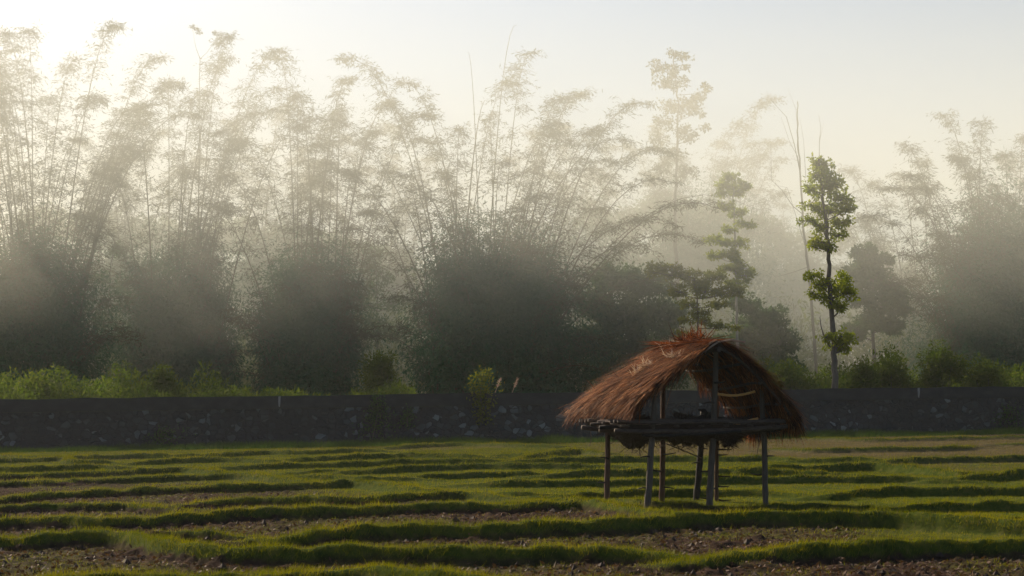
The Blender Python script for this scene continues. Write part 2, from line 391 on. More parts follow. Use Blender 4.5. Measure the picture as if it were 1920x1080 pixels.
# ---------------------------------------------------------------- grass of the field
def blades(x, y, z, hgt, wid, lean=.5):
    n = len(x); a = rng.random(n) * 2 * np.pi
    P = np.stack([x, y, z - .01], -1)
    T = P + np.stack([(rng.normal(size=n) * lean + .15) * hgt, rng.normal(size=n) * lean * hgt, hgt], -1)
    s = np.stack([np.cos(a), np.sin(a) * .6, 0 * a], -1) * wid[:, None] * .5
    V = np.stack([P - s, P + s, T], 1).reshape(-1, 3)
    return V, np.arange(n * 3).reshape(-1, 3)

NB = 1500000
yy = 13 * np.exp(rng.random(NB) * math.log(67.5 / 13)); uu = (rng.random(NB) - .5) * .76
xx = uu * yy
k = yy < wall_y(xx) - .3; xx, yy = xx[k], yy[k]
zz, BB, cc = ground_h(xx, yy)
stb = stubble_of(xx, yy, BB)
onb = sstep(.04, .12, BB)
prob = np.clip(onb * 1.0 + (1 - onb) * cc * .55 + (1 - cc) * .05, 0, 1)
k = rng.random(len(xx)) < prob
xx, yy, zz, onb, stb = (a[k] for a in (xx, yy, zz, onb, stb))
hg = (.03 + .022 * onb) * (.5 + rng.random(len(xx))) * (1 + .7 * fbm(xx * 2, yy * 2, 2)) * (1 + .006 * yy)
tall = rng.random(len(xx)) < .012; hg = np.where(tall, hg * 2.2, hg)
wd = .0045 * (yy / 15) * (.7 + .6 * rng.random(len(xx)))
dry = rng.random(len(xx)) < np.clip(stb * .8 + .06, 0, 1)
V, F = blades(xx[~dry], yy[~dry], zz[~dry], hg[~dry], wd[~dry]); o = mesh_np('grass', V, F, M['grass'])
tag(o, 'short green grass over the field banks and plots', 'grass', kind='stuff')
V, F = blades(xx[dry], yy[dry], zz[dry], hg[dry], wd[dry]); o = mesh_np('dry_grass', V, F, M['dry_grass'])
tag(o, 'dry straw-coloured stubble between the green banks', 'stubble', kind='stuff')
# clods and dead leaves on the bare plots in front
n = 26000
yy = 13 * np.exp(rng.random(n) * math.log(30 / 13)); xx = (rng.random(n) - .5) * .74 * yy
zz, BB, cc = ground_h(xx, yy); k = (cc < .5) & (BB < .05); xx, yy, zz = xx[k], yy[k], zz[k]
mb = MB(); n = len(xx); D = rng.normal(size=(n, 3)) * [1, 1, .45]
mb.leaves(np.stack([xx, yy, zz + .01], -1), D, .03 + .05 * rng.random(n), .015 + .02 * rng.random(n))
M['litter'] = leaf_mat('litter', [(.03, .018, .012), (.065, .034, .02), (.12, .065, .035)], .2)
tag(mb.build('leaf_litter', M['litter']), 'dead leaves and straw bits on the bare brown soil', 'leaf litter', kind='stuff')
mb = MB(); n = 5000
yy = 13 * np.exp(rng.random(n) * math.log(28 / 13)); xx = (rng.random(n) - .5) * .74 * yy
zz, BB, cc = ground_h(xx, yy); k = (cc < .4) & (BB < .04); xx, yy, zz = xx[k], yy[k], zz[k]; n = len(xx)
oc = np.array([(1,0,0),(0,1,0),(-1,0,0),(0,-1,0),(0,0,1),(0,0,-1)], float)
of = np.array([(0,1,4),(1,2,4),(2,3,4),(3,0,4),(1,0,5),(2,1,5),(3,2,5),(0,3,5)])
sz = (.008 + .06 * rng.random(n) ** 4)
ang = rng.random(n) * 6.3
Vc = oc[None] * (.6 + .8 * rng.random((n, 6, 1))) * sz[:, None, None]
ca, sa = np.cos(ang)[:, None], np.sin(ang)[:, None]
Vc = np.stack([Vc[..., 0] * ca - Vc[..., 1] * sa, Vc[..., 0] * sa + Vc[..., 1] * ca, Vc[..., 2] * .8], -1)
Vc += np.stack([xx, yy, zz], -1)[:, None]
M['clod'] = rough_mat('clod', [(.014, .009, .007), (.042, .026, .019)], (1, 1, 1), 20, .6)
tag(mesh_np('soil_clods', Vc.reshape(-1, 3), (of[None] + (np.arange(n) * 6)[:, None, None]).reshape(-1, 3), M['clod']),
    'brown clods of earth on the bare plots', 'soil', kind='stuff')

# ---------------------------------------------------------------- stone wall
x0, x1 = -60., 62.
wr = empty('stone_wall', (0, wall_y(0), 0), label='long dark rubble stone boundary wall with flat coping between field and trees', cat='wall')
def wall_prism(xa, xb, d0, d1, zlo, zhi, step=.5, jit=0.0):
    """box following the wall line: offset d0..d1 from its front face, zlo..zhi above its foot"""
    xs = np.arange(xa, xb + .01, step); y = wall_y(xs); b = .0145 * xs
    if zlo < 0: b2 = b + zlo
    else: b2 = b + zlo
    tz = b + zhi + jit * fbm(xs * .7, xs * 0 + 4, 3)
    ring = np.stack([np.stack([xs, y + d0, b2], -1), np.stack([xs, y + d0, tz], -1), np.stack([xs, y + d1, tz], -1), np.stack([xs, y + d1, b2], -1)], 1)
    n = len(xs); V = ring.reshape(-1, 3)
    i = np.arange(n - 1)[:, None] * 4; j = np.arange(4)[None, :]; j2 = (j + 1) % 4
    F = np.stack([i + j, i + 4 + j, i + 4 + j2, i + j2], -1).reshape(-1, 4)
    F = np.vstack([F, [[0, 1, 2, 3]], [[n * 4 - 1, n * 4 - 2, n * 4 - 3, n * 4 - 4]]])
    return V, F
# rubble face with real relief
xs = np.linspace(x0, x1, 1500); zs = np.linspace(-.45, 1.56, 36)
X, Z = np.meshgrid(xs, zs); rel = .05 * fbm(X * 3.5, Z * 4.5, 2) + .03 * fbm(X * .8, Z * .8 + 9, 2)
V = np.stack([X, wall_y(X) + rel, Z + .0145 * X], -1).reshape(-1, 3); n = len(xs)
i = np.arange(len(zs) - 1)[:, None] * n; j = np.arange(n - 1)[None, :]
F = np.stack([i + j, i + j + 1, i + n + j + 1, i + n + j], -1).reshape(-1, 4)
mb = MB(); mb.add(V, F); mb.add(*wall_prism(x0, x1, .06, .5, -.5, 1.56)); mb.build('masonry', M['wall'], wr)
mb = MB(); mb.add(*wall_prism(x0, x1, -.05, .55, 1.563, 2.09, jit=.06)); cp = mb.build('coping', M['coping'], wr)
mb = MB(); mb.add(*wall_prism(x0, x1, -.09, .58, 2.0, 2.0, jit=0)) if False else None
for px, top in ((528, .0), (1773, .0)):
    mb = MB(); P = at(px, 745, 66.5); x = P.x; y = wall_y(x) - .054; zb = .0145 * x
    pts = [(x - .05, 2.06), (x + .06, 2.07), (x + .05, 1.8), (x + .02, 1.62), (x - .03, 1.66), (x - .04, 1.85)]
    Vf = [(a, y, zb + b) for a, b in pts] + [(a, y - .004, zb + b) for a, b in pts]
    Fq = [(q, (q + 1) % 6, 6 + (q + 1) % 6, 6 + q) for q in range(6)] + [(6, 7, 8, 11), (11, 8, 9, 10)]
    mb.add(Vf, Fq); mb.build('limewash_drip', M['limewash'], wr)

# ---------------------------------------------------------------- bamboo
def bez(P0, P1, P2, P3, t):
    t = t[:, None]; return (1 - t) ** 3 * P0 + 3 * (1 - t) ** 2 * t * P1 + 3 * (1 - t) * t * t * P2 + t ** 3 * P3

def culm_curve(b, tip, droop=.0, n=14):
    b = np.array(b[:], float); tip = np.array(tip[:], float) + [0, 0, .5]; d = tip - b; H = d[2]
    lean = np.hypot(d[0], d[1]) / max(H, 1)
    P1 = b + np.array([d[0] * .30, d[1] * .30, H * .42])
    P2 = b + np.array([d[0] * .66, d[1] * .66, H * (1.0 + .12 * min(lean, 1))])
    end = tip + np.array([np.sign(d[0]) * min(abs(d[0]) * .16, .9), 0, -.10 * abs(d[0]) - .1])
    return bez(b, P1, P2, end, np.linspace(0, 1, n))

def sprays(mb, tw, Pn, Tn, size, dens, side=None):
    """side branches with drooping leaf sprays from points Pn of a culm (tangents Tn)"""
    n = len(Pn); k = max(1, int(dens))
    for q in range(k):
        a = rng.random(n) * 2 * np.pi
        L = size * (.5 + .8 * rng.random(n))
        out = np.stack([np.cos(a), np.sin(a) * .8, .35 + .3 * rng.normal(size=n)], -1)
        mid = Pn + out * L[:, None] * .5
        end = Pn + out * L[:, None] * np.array([1, 1, .55]) + np.array([0, 0, -.25]) * L[:, None]
        # twig ribbons
        for (s0, s1) in ((Pn, mid), (mid, end)):
            w_ = .012
            nn = np.array([0, 0, 1.]) * w_
            tw.add(np.stack([s0 - nn, s0 + nn, s1 + nn * .6, s1 - nn * .6], 1).reshape(-1, 3), np.arange(n * 4).reshape(-1, 4))
        m = 8
        f = rng.random((n, m)) ** .6
        P = np.where(f[..., None] < .5, Pn[:, None] + (mid - Pn)[:, None] * (f * 2)[..., None], mid[:, None] + (end - mid)[:, None] * (f * 2 - 1)[..., None])
        P = P + rng.normal(size=P.shape) * .15 * np.array([1, 1, .7])
        D = out[:, None] * .8 + rng.normal(size=P.shape) * .55 + np.array([0, 0, -.65])
        P = P.reshape(-1, 3); D = D.reshape(-1, 3); c = len(P)
        mb.leaves(P, D, .20 + .16 * rng.random(c), .032 + .022 * rng.random(c))

def dome(mb, cx, cy, z0, rx, ry, h, n, leafL=.3, leafW=.09, hang=.5, lumps=60):
    """mass of foliage: lumps spread in a dome, leaves round each lump; uneven outline, denser low down"""
    th = rng.random(lumps) * 2 * np.pi; rr = np.sqrt(rng.random(lumps)) * .95; hz = rng.random(lumps) ** .8
    fac = (np.interp(hz, [0, .35, .7, 1], [.8, 1.0, .85, .55]) if hang > .2 else np.sqrt(np.clip(1 - (hz * .92) ** 2.2, 0, 1))) * (.75 + .5 * rng.random(lumps))
    Cc = np.stack([cx + rx * rr * fac * np.cos(th), cy + ry * rr * fac * np.sin(th), z0 + h * hz * (.85 + .25 * rng.random(lumps))], -1)
    sz = (.09 + .10 * rng.random(lumps)) * min(rx * 2, h) + .15
    id_ = rng.integers(0, lumps, n)
    d = rng.normal(size=(n, 3)); d /= np.linalg.norm(d, axis=1, keepdims=True); d *= (rng.random(n) ** .45)[:, None]
    P = Cc[id_] + d * sz[id_][:, None] * np.array([1, 1, 1.15])
    P[:, 2] = np.maximum(P[:, 2], z0 - .1 + .4 * rng.random(n))
    D = d * .8 + rng.normal(size=(n, 3)) * .6 + np.array([0, 0, -hang])
    mb.leaves(P, D, leafL * (.6 + .8 * rng.random(n)), leafW * (.6 + .8 * rng.random(n)))

def bamboo(label, Y, bpx, tips, dm, group, extra=14, z0=None, leafmat='bamboo_leaf', dens=1, nd=16000, seed=0, bare=(), culmr=.06, spread=1.2):
    """tips: culm ends read off the photograph; dm: (x left, x right, top) of the dense skirt; extra: culms between"""
    x = (bpx - 960) / FPX * Y; zb = float(base_h(np.array(x), np.array(Y))) - .1 if z0 is None else z0
    root = empty('bamboo_clump', (x, Y, zb), label=label, cat='bamboo clump', group=group)
    dens = dens; fol = MB(); tw = MB()
    alltips = [(tx, ty, 1) for tx, ty in tips] + [(tx, ty, 0) for tx, ty in bare]
    tt = list(tips)
    for e in range(extra):
        a, b_ = random.choice(tt), random.choice(tt)
        f = random.choice((.05, .3)); tx = a[0] * (1 - f) + b_[0] * f + random.gauss(0, 45) + (a[0] - bpx) * .12; ty = a[1] * (1 - f) + b_[1] * f + 20 + abs(random.gauss(0, 110))
        alltips.append((tx, min(ty, 520), 1))
    if group == GN:
        for e in range(34):     # short stems fanning out of the skirt
            f = random.uniform(-1, 1); wl, wr, tp = dm
            alltips.append(((wl + wr) / 2 + f * (wr - wl) * random.uniform(.45, .72), tp + 150 * abs(f) ** 1.5 + random.uniform(-70, 80), 2))
    for ci, (tx, ty, leafy) in enumerate(alltips):
        dy = random.uniform(-3, 3)
        tip = at(tx, ty, Y + dy)
        b = Vector((x + random.uniform(-1, 1) * spread + (tip.x - x) * .10, Y + random.uniform(-.8, .8) * spread, zb))
        cv = culm_curve(b, tip)
        L = np.linalg.norm(np.diff(cv, axis=0), axis=1).sum()
        r = culmr * (.75 + .5 * random.random()) * (1 - np.linspace(0, 1, 14) * .85)
        m_ = MB(); m_.tube(cv, r, 5); m_.build('culm', M['culm'], root)
        if leafy:
            nn = int(L * (3.9 if ci < len(tips) else 3.0))
            t = (.2 if leafy == 1 else .12) + (.8 if leafy == 1 else .88) * rng.random(nn) ** .8
            idx = t * 13; i0 = np.clip(idx.astype(int), 0, 12); fr = (idx - i0)[:, None]
            P = cv[i0] * (1 - fr) + cv[i0 + 1] * fr; T = cv[i0 + 1] - cv[i0]
            sz = 1.1 * (1 - .55 * t)[:, None][:, 0] * 1.1
            sprays(fol, tw, P, T, sz * (.5 + rng.random(nn)), dens * 2)
    fo = fol.build('foliage', M[leafmat], root)
    tag(fo, kind='stuff')
    tw.build('twigs', M['culm'], root)
    if dm:
        xl, xr, top = dm; cx = ((xl + xr) / 2 - 960) / FPX * Y; rx = (xr - xl) / 2 / FPX * Y
        h = EYE + (HOR - top) / FPX * Y - zb
        mb = MB(); dome(mb, cx, Y, zb, rx * .84, 2.6, h * .86, int(nd * 2.4), .28, .10, .5, lumps=150); dome(mb, cx, Y, zb, rx * 1.22, 3.4, h * 1.12, int(nd * 1.3), .28, .07, .6, lumps=190)
        tag(mb.build('skirt_foliage', M['bamboo_dark'], root), kind='stuff')
    return root

GN, GF = 'bamboo clumps standing just behind the wall', 'fog-faded bamboo clumps of the far row'
bamboo('tall bamboo clump at the left end of the wall, yellow in the glow', 91, 70,
       [(190,42),(272,100),(40,62),(4,60),(120,110),(-70,90),(160,180),(-25,150),(232,200),(310,150),(85,190),(-120,160)],
       (-130, 205, 490), GN, 16, nd=24000)
bamboo('bamboo clump second from the left end, two plumes arching right at its top', 95, 335,
       [(412,68),(503,88),(372,180),(308,160),(250,210),(345,330),(455,210),(205,320),(150,400),(400,250)],
       (225, 450, 505), GN, 14, nd=20000)
bamboo('open-topped bamboo clump whose crossing stems lean both ways left of the bright gap', 93, 590,
       [(525,112),(640,150),(715,190),(455,260),(430,330),(600,240),(560,180),(690,250),(780,210),(655,330)],
       (470, 690, 520), GN, 12, nd=20000)
bamboo('widest bamboo clump, stems fanning out low to both sides behind the little wall-top shrub', 91, 885,
       [(665,98),(740,200),(800,260),(945,150),(985,100),(1042,185),(1078,172),(1195,182),(1110,240),(1232,270),(830,330),(700,400),(1330,368),(1290,430),(1245,400),(770,150),(860,250)],
       (765, 1110, 485), GN, 20, nd=34000, bare=[(880,100),(960,45),(905,190),(1380,120+230)], spread=1.8)
bamboo('dark bamboo clump at the right end of the wall', 93, 1870,
       [(1785,215),(1853,238),(1706,268),(1925,262),(1970,240),(1745,350),(2030,300),(1810,300),(1890,300),(1690,350)],
       (1735, 2060, 430), GN, 18, nd=34000)
bamboo('pale bamboo clump with thin arching stems left of the dark right-hand clump', 106, 1725,
       [(1600,320),(1650,345),(1560,400),(1700,330),(1630,420),(1740,310)], (1660, 1780, 560), GF, 8, nd=5000)
bamboo('pale bamboo clump below the tall airy tree, one long plume arching right', 114, 1300,
       [(1442,178),(1385,230),(1235,240),(1180,270),(1350,270),(1280,300),(1425,290),(1220,330),(1460,360)],
       (1180, 1450, 400), GF, 12, nd=12000)
for lab, bx, Yb, tp, dmm in (
    ('pale bamboo clump showing between the first two dark clumps from the left', 215, 108, [(150,260),(230,280),(290,250),(180,330),(320,320)], (120, 330, 480)),
    ('pale bamboo clump behind the crossing stems', 490, 112, [(430,230),(520,200),(560,280),(470,300),(600,300)], (380, 620, 460)),
    ('pale bamboo clump above the bright grassy gap', 720, 115, [(650,260),(730,240),(800,300),(690,320),(770,350)], (610, 800, 520)),
    ('pale bamboo clump behind the right side of the widest clump', 1060, 112, [(1000,250),(1060,240),(1140,280),(1110,320),(960,300)], (930, 1210, 430)),
    ('faintest bamboo clump behind the dead tree and the pole-like tree', 1490, 125, [(1420,360),(1470,390),(1530,380),(1560,400)], (1380, 1600, 480)),
    ('faint bamboo clump low at the far right behind the dark one', 1990, 118, [(1900,300),(1980,280),(2060,300)], (1850, 2150, 450))):
    bamboo(lab, Yb, bx, tp, dmm, GF, 7, nd=9000)

# ---------------------------------------------------------------- broadleaf trees
def tree(name, label, cat, Y, trunk, r0, clusters, leaf, bark, n=9000, size=.22, limbs=True, group=None, r1=.03, extra_br=(), flat=.75, kids=9):
    """trunk: pixel polyline from the foot up; clusters: (x, y, rx, ry) in pixels"""
    pts = [at(px, py, Y) for px, py in trunk]
    gz_ = float(base_h(np.array(pts[0].x), np.array(Y)))
    pts[0].z = gz_ - .1
    root = empty(name, tuple(pts[0]), label=label, cat=cat, group=group)
    P = np.array([list(p) for p in pts]); k = len(P)
    t = np.linspace(0, k - 1, k * 4); Pi = np.stack([np.interp(t, range(k), P[:, a]) for a in range(3)], -1)
    Pi[1:-1, :2] += rng.normal(size=(len(Pi) - 2, 2)) * r0 * .25
    rad = np.interp(Pi[:, 2], [P[0, 2], P[:, 2].max()], [r0, r1])
    mb = MB(); mb.tube(Pi, rad, 8, wob=.08); mb.build('trunk', M[bark], root, True)
    lf = MB(); px2m = Y / FPX
    tot = sum(c[2] * c[3] for c in clusters) or 1
    for (cx, cy, rx, ry) in clusters:
        c = np.array(at(cx, cy, Y + random.uniform(-.4, .4))[:]); RX, RY = rx * px2m, ry * px2m
        if limbs:
            i0 = int(np.argmin(np.abs(Pi[:, 2] - (c[2] - RY * 1.1)))); s = Pi[i0]
            mid = (s + c) / 2 + np.array([0, 0, -.15 * RX])
            b = MB(); b.tube([s, mid, c, c + [RX * .3 * np.sign(c[0] - s[0] + .01), 0, RY * .4]], [max(rad[i0] * .45, .025), max(rad[i0] * .3, .02), .015, .008], 5)
            b.build('limb', M[bark], root, True)
        m = max(40, int(n * rx * ry / tot)); q = max(7, int(kids * 2.2 * (rx * ry) / (25 * 25)) + 7)
        d = rng.normal(size=(q, 3)); d /= np.linalg.norm(d, axis=1, keepdims=True); d *= (.35 + .65 * rng.random(q) ** .5)[:, None]
        sub = c + d * np.array([RX, (RX + RY) * .5, RY])
        if limbs:
            b = MB()
            for sp in sub[:14]: b.tube([c - [0, 0, RY * .3], (c + sp) / 2, sp], [.018, .012, .006], 4, caps=False)
            b.build('twigs', M[bark], root)
        sr = (.08 + .13 * rng.random(q)) * (RX + RY) + .06
        id_ = rng.integers(0, q, m); e = rng.normal(size=(m, 3)); e /= np.linalg.norm(e, axis=1, keepdims=True); e *= (rng.random(m) ** .4)[:, None]
        Pl = sub[id_] + e * sr[id_][:, None] * np.array([1, 1, flat])
        Dl = e + rng.normal(size=(m, 3)) * .6 + np.array([0, 0, -.25])
        lf.leaves(Pl, Dl, size * (.6 + .8 * rng.random(m)), size * .55 * (.6 + .8 * rng.random(m)), N=rng.normal(size=(m, 3)) + np.array([0, 0, .3]))
    if clusters: tag(lf.build('crown', M[leaf], root), kind='stuff')
    for br in extra_br:
        b = MB(); pp = [at(a, c_, Y) for a, c_ in br[0]]; br1 = br[1] * (.6 if name == 'dead_tree' else 1); b.tube(pp, np.linspace(br1, br1 * .3, len(pp)), 5); b.build('branch', M[bark], root, True)
    return root

tree('pole_tree', 'slim tree with three stacked tufts of green leaves standing right behind the wall', 'tree', 75,
     [(1565,740),(1564,700),(1562,640),(1558,560),(1556,520),(1556,480),(1553,440),(1550,380),(1545,330),(1540,295)], .17,
     [(1533,300,16,11),(1552,305,18,13),(1528,325,22,14),(1560,330,20,16),(1573,345,16,14),(1518,348,20,9),(1545,355,24,16),(1580,370,22,16),(1592,390,18,18),(1530,385,24,10),(1560,395,26,16),
      (1520,412,20,8),(1545,425,22,12),(1580,415,20,14),(1572,440,18,10),(1545,452,22,12),(1530,462,12,7),(1560,462,16,8),
      (1530,515,18,12),(1545,535,20,14),(1575,530,24,22),(1590,545,18,18),(1560,560,20,14),(1580,575,18,12),(1528,550,14,10),
      (1575,630,20,14),(1590,640,16,13),(1548,632,14,8),(1565,650,20,8),(1580,655,14,8)],
     'tree_leaf', 'bark', 9000, .16, r1=.04,
     extra_br=[([(1556,650),(1545,630),(1540,612),(1538,594)], .05), ([(1567,705),(1574,695),(1573,684)], .03), ([(1561,690),(1553,679)], .025)])
tree('tiered_tree', 'pale-trunked tree with flat tiers of leaves rising behind the hut', 'tree', 89,
     [(1383,740),(1383,640),(1382,570),(1381,500),(1380,430),(1378,370),(1380,335)], .10,
     [(1375,333,20,9),(1360,345,16,8),(1398,345,18,8),(1355,360,12,8),(1385,355,18,10),(1365,385,20,7),(1395,395,14,6),(1380,400,16,6),
      (1400,418,20,7),(1370,428,18,7),(1350,450,26,9),(1390,455,22,8),(1375,480,30,10),(1345,480,18,8),(1395,500,24,9),(1400,515,18,9),(1370,505,24,10),(1385,530,20,9)],
     'tree_leaf', 'pale_bark', 6000, .18, flat=.55)
tree('yellow_green_tree', 'small spreading yellow-green tree just left of the tiered tree, over the hut roof', 'tree', 86,
     [(1308,740),(1308,640),(1309,590),(1306,550),(1302,520)], .09,
     [(1240,500,26,12),(1265,510,22,14),(1225,510,14,8),(1290,515,24,12),(1300,530,30,14),(1345,520,26,13),(1325,545,28,14),(1360,548,28,12),(1275,545,20,12),(1385,545,14,10),
      (1290,570,20,9),(1310,585,20,10),(1290,600,18,7),(1345,610,22,7),(1325,600,16,7),(1375,612,14,5),(1275,625,16,5),(1345,570,20,9)],
     'yellow_leaf', 'bark', 6500, .16, flat=.6)
tree('airy_tree', 'tallest tree in the mist, a loose leafy crown high above the hut', 'tree', 104,
     [(1272,740),(1270,500),(1268,380),(1272,300),(1275,200),(1270,140),(1268,100)], .2,
     [(1270,92,22,8),(1290,100,14,8),(1235,118,14,14),(1262,125,20,14),(1245,145,20,14),(1290,120,10,8),(1270,150,24,14),(1300,180,24,14),(1325,165,16,14),(1285,200,24,14),(1255,190,18,16),
      (1310,205,18,10),(1250,225,22,16),(1285,240,22,14),(1240,260,20,14),(1300,255,16,10),(1265,285,24,16),(1325,235,12,8),(1240,310,20,14),(1290,320,24,14)],
     'bamboo_leaf', 'bark', 4200, .2, kids=14)
tree('dead_tree', 'bare dead tree with upright grey limbs left of the slim tufted tree', 'tree', 96,
     [(1530,740),(1530,690),(1525,600),(1518,500),(1508,400),(1505,330),(1503,280),(1500,220),(1501,185)], .12, [], 'bamboo_leaf', 'bark', r1=.03,
     extra_br=[([(1506,330),(1495,270),(1480,215),(1462,195),(1447,178)], .05), ([(1505,320),(1500,290),(1485,262),(1470,215)], .04),
               ([(1508,400),(1490,385),(1470,355),(1450,335),(1450,265)], .05), ([(1504,300),(1500,230),(1498,200),(1483,160)], .035),
               ([(1515,330),(1512,260),(1505,215)], .03), ([(1540,330),(1542,260),(1545,235),(1541,210)], .04), ([(1542,262),(1551,225)], .02),
               ([(1518,500),(1490,510),(1455,520)], .03), ([(1512,460),(1480,350),(1455,345)], .03)])
tree('hazy_tree', 'grey-green round-topped tree between the slim tree and the dark right-hand bamboo', 'tree', 92,
     [(1640,740),(1638,640),(1640,560),(1635,500)], .16,
     [(1625,475,26,16),(1655,490,20,14),(1610,500,24,18),(1640,520,34,20),(1680,550,26,20),(1615,550,30,22),(1655,570,34,20),(1695,575,18,14),(1630,600,30,18),(1670,610,28,14),(1605,620,18,20)],
     'bush_leaf', 'bark', 12000, .24)
tree('hazy_tree', 'broad dark green tree filling the space between the widest bamboo and the hut roof', 'tree', 92,
     [(1180,740),(1180,680),(1182,620)], .16,
     [(1150,520,50,26),(1210,530,50,26),(1120,570,40,30),(1180,580,60,36),(1250,590,40,30),(1140,630,50,34),(1220,640,60,36),(1160,690,60,30),(1240,700,50,30),(1290,660,36,30),(1090,640,30,30)],
     'bush_leaf', 'bark', 30000, .22)
tree('hazy_tree', 'rounded green tree showing right of the hut ridge', 'tree', 91,
     [(1430,740),(1430,690),(1428,640)], .12,
     [(1400,570,30,18),(1440,600,36,26),(1410,620,40,30),(1460,640,36,26),(1420,670,50,28),(1470,690,36,26),(1395,700,40,26),(1350,660,36,30),(1340,700,40,26)],
     'bush_leaf', 'bark', 22000, .22)
tree('sapling', 'thin-stemmed sapling standing alone in the bright gap left of the widest bamboo', 'tree', 97,
     [(707,740),(707,600),(705,520),(700,450)], .05, [(700,470,24,10),(690,500,26,12),(720,520,22,12),(700,540,28,14),(680,570,28,18),(735,570,26,18),(700,610,34,22),(745,620,20,18)], 'bush_leaf', 'bark', 2600, .2, kids=30)
tree('sapling', 'slender leafy sapling in the narrow gap between the two leftmost clumps', 'tree', 97,
     [(202,740),(203,640),(202,560),(205,500),(212,450)], .05, [(215,470,20,12),(190,520,20,12),(222,540,16,14),(195,600,26,16),(220,640,18,18),(190,660,20,16)], 'bush_leaf', 'bark', 1800, .2, kids=30)
tree('slender_tree', 'very thin forked tree with two tiny leaf tufts rising above the left bamboo', 'tree', 96,
     [(372,740),(370,500),(368,300),(367,140),(367,100)], .045,
     [(358,46,9,4),(352,42,6,3),(366,52,6,3),(402,58,7,4),(396,54,4,3)], 'bamboo_leaf', 'bark', 130, .12, limbs=False, r1=.02,
     extra_br=[([(367,102),(360,85),(356,68),(354,50)], .018), ([(367,104),(380,92),(392,75),(400,60)], .018)])
for lab, bx, Yb, cl in (
    ('faint grey tree mass behind the bright gap', 700, 118, [(640,480,60,30),(720,500,60,34),(780,540,50,36),(660,560,60,40),(740,600,60,40),(690,640,70,36)]),
    ('faint grey tree mass right of the dead tree', 1560, 128, [(1480,460,50,24),(1560,450,50,24),(1500,520,60,34),(1580,530,60,36),(1640,480,40,20),(1540,590,70,40),(1620,600,60,40),(1460,600,40,40),(1700,520,50,36),(1720,590,50,40)]),
    ('faint tree mass beyond the left clumps', 200, 128, [(80,420,60,30),(180,430,60,30),(280,440,60,30),(240,520,60,40),(160,540,60,40),(360,470,50,30)]),
    ('faint tree mass beyond the crossing bamboo stems', 490, 128, [(440,440,60,30),(540,450,60,30),(480,530,60,40),(620,470,50,34),(400,540,50,40)]),
    ('faint broad tree mass beyond the small yellow-green tree', 1280, 125, [(1150,420,60,30),(1240,400,60,34),(1330,410,60,34),(1420,430,50,30),(1280,480,80,40),(1400,500,60,40),(1160,500,60,40),(1480,540,40,40)])):
    tree('distant_tree', lab, 'tree', Yb, [(bx, 740), (bx, 640), (bx, 520)], .22, cl, 'bush_leaf', 'bark', 14000, .36, group='far trees lost in the mist')

# ---------------------------------------------------------------- scrub behind the wall
def strip(xa, xb, Y0, Y1, h0, h1, n, L=.22, W=.07):
    Y = Y0 + (Y1 - Y0) * rng.random(n); px = xa + (xb - xa) * rng.random(n); x = (px - 960) / FPX * Y
    hh = np.interp(px, [xa, xb], [h0, h1]) * np.clip(.55 + 1.1 * fbm(x * .55, Y * .55, 3), .08, 1.3)
    z = base_h(x, Y) + hh * rng.random(n) ** .7
    return np.stack([x, Y, z], -1), np.full(n, L), np.full(n, W)
mb = MB()
for a in ((-150, 470, 70, 78, 2.6, 2.2, 40000), (430, 700, 71, 77, 1.8, 1.3, 14000), (660, 780, 72, 92, 1.7, 1.6, 15000), (760, 1250, 72, 77, .8, .9, 8000),
          (1330, 2080, 76, 84, 2.2, 2.3, 44000), (-200, 2150, 96, 104, 4.5, 4.5, 60000), (-200, 2150, 99, 110, 8, 8, 90000, .36, .13)):
    P, L, W = strip(*a); D = rng.normal(size=P.shape) * .8 + [0, 0, .7]
    mb.leaves(P, D, L * (.6 + .9 * rng.random(len(P))), W * (.6 + .8 * rng.random(len(P))))
tag(mb.build('undergrowth', M['weed_leaf']), 'tangled green weeds growing along the back of the wall', 'undergrowth', kind='stuff')

def bush(label, px, Y, top, wpx, n, leaf='weed_leaf', group='scrub bushes behind the wall', size=.17):
    x = (px - 960) / FPX * Y; zb = float(base_h(np.array(x), np.array(Y))) - .05
    root = empty('bush', (x, Y, zb), label=label, cat='bush', group=group)
    h = EYE + (HOR - top) / FPX * Y - zb; rx = wpx / 2 / FPX * Y
    mb = MB(); dome(mb, x, Y, zb, rx, rx * .8, h, n, size, size * .42, .0, lumps=34); tag(mb.build('foliage', M[leaf], root), kind='stuff')
    st = MB()
    for q in range(7):
        a = q / 7 * 6.28; st.tube([(x, Y, zb), (x + rx * .3 * math.cos(a), Y + rx * .3 * math.sin(a), zb + h * .4), (x + rx * .5 * math.cos(a), Y + rx * .5 * math.sin(a), zb + h * .75)], [.025, .018, .008], 5)
    st.build('stems', M['bark'], root)
for lab, px, Y, top, wpx, n in (
    ('pointed light green bush right of the slim tufted tree, highest of the scrub', 1765, 77, 655, 90, 6000),
    ('broad olive bush just right of the slim tufted trunk', 1670, 78, 672, 110, 6000),
    ('low round bush at the foot of the slim tufted trunk', 1620, 76, 690, 70, 3500),
    ('low bush near the right end of the wall in front of the dark bamboo', 1850, 76, 684, 110, 5000),
    ('low green bush between the hut roof and the dead tree', 1470, 77, 690, 80, 4000),
    ('light green bush at the foot of the second clump from the left', 305, 75, 702, 70, 3500),
    ('pale yellow-green bush lit in the bright gap', 715, 82, 672, 90, 6500),
    ('low bush rising over the wall at its far left', 70, 74, 712, 110, 4500)):
    bush(lab, px, Y, top, wpx, n)

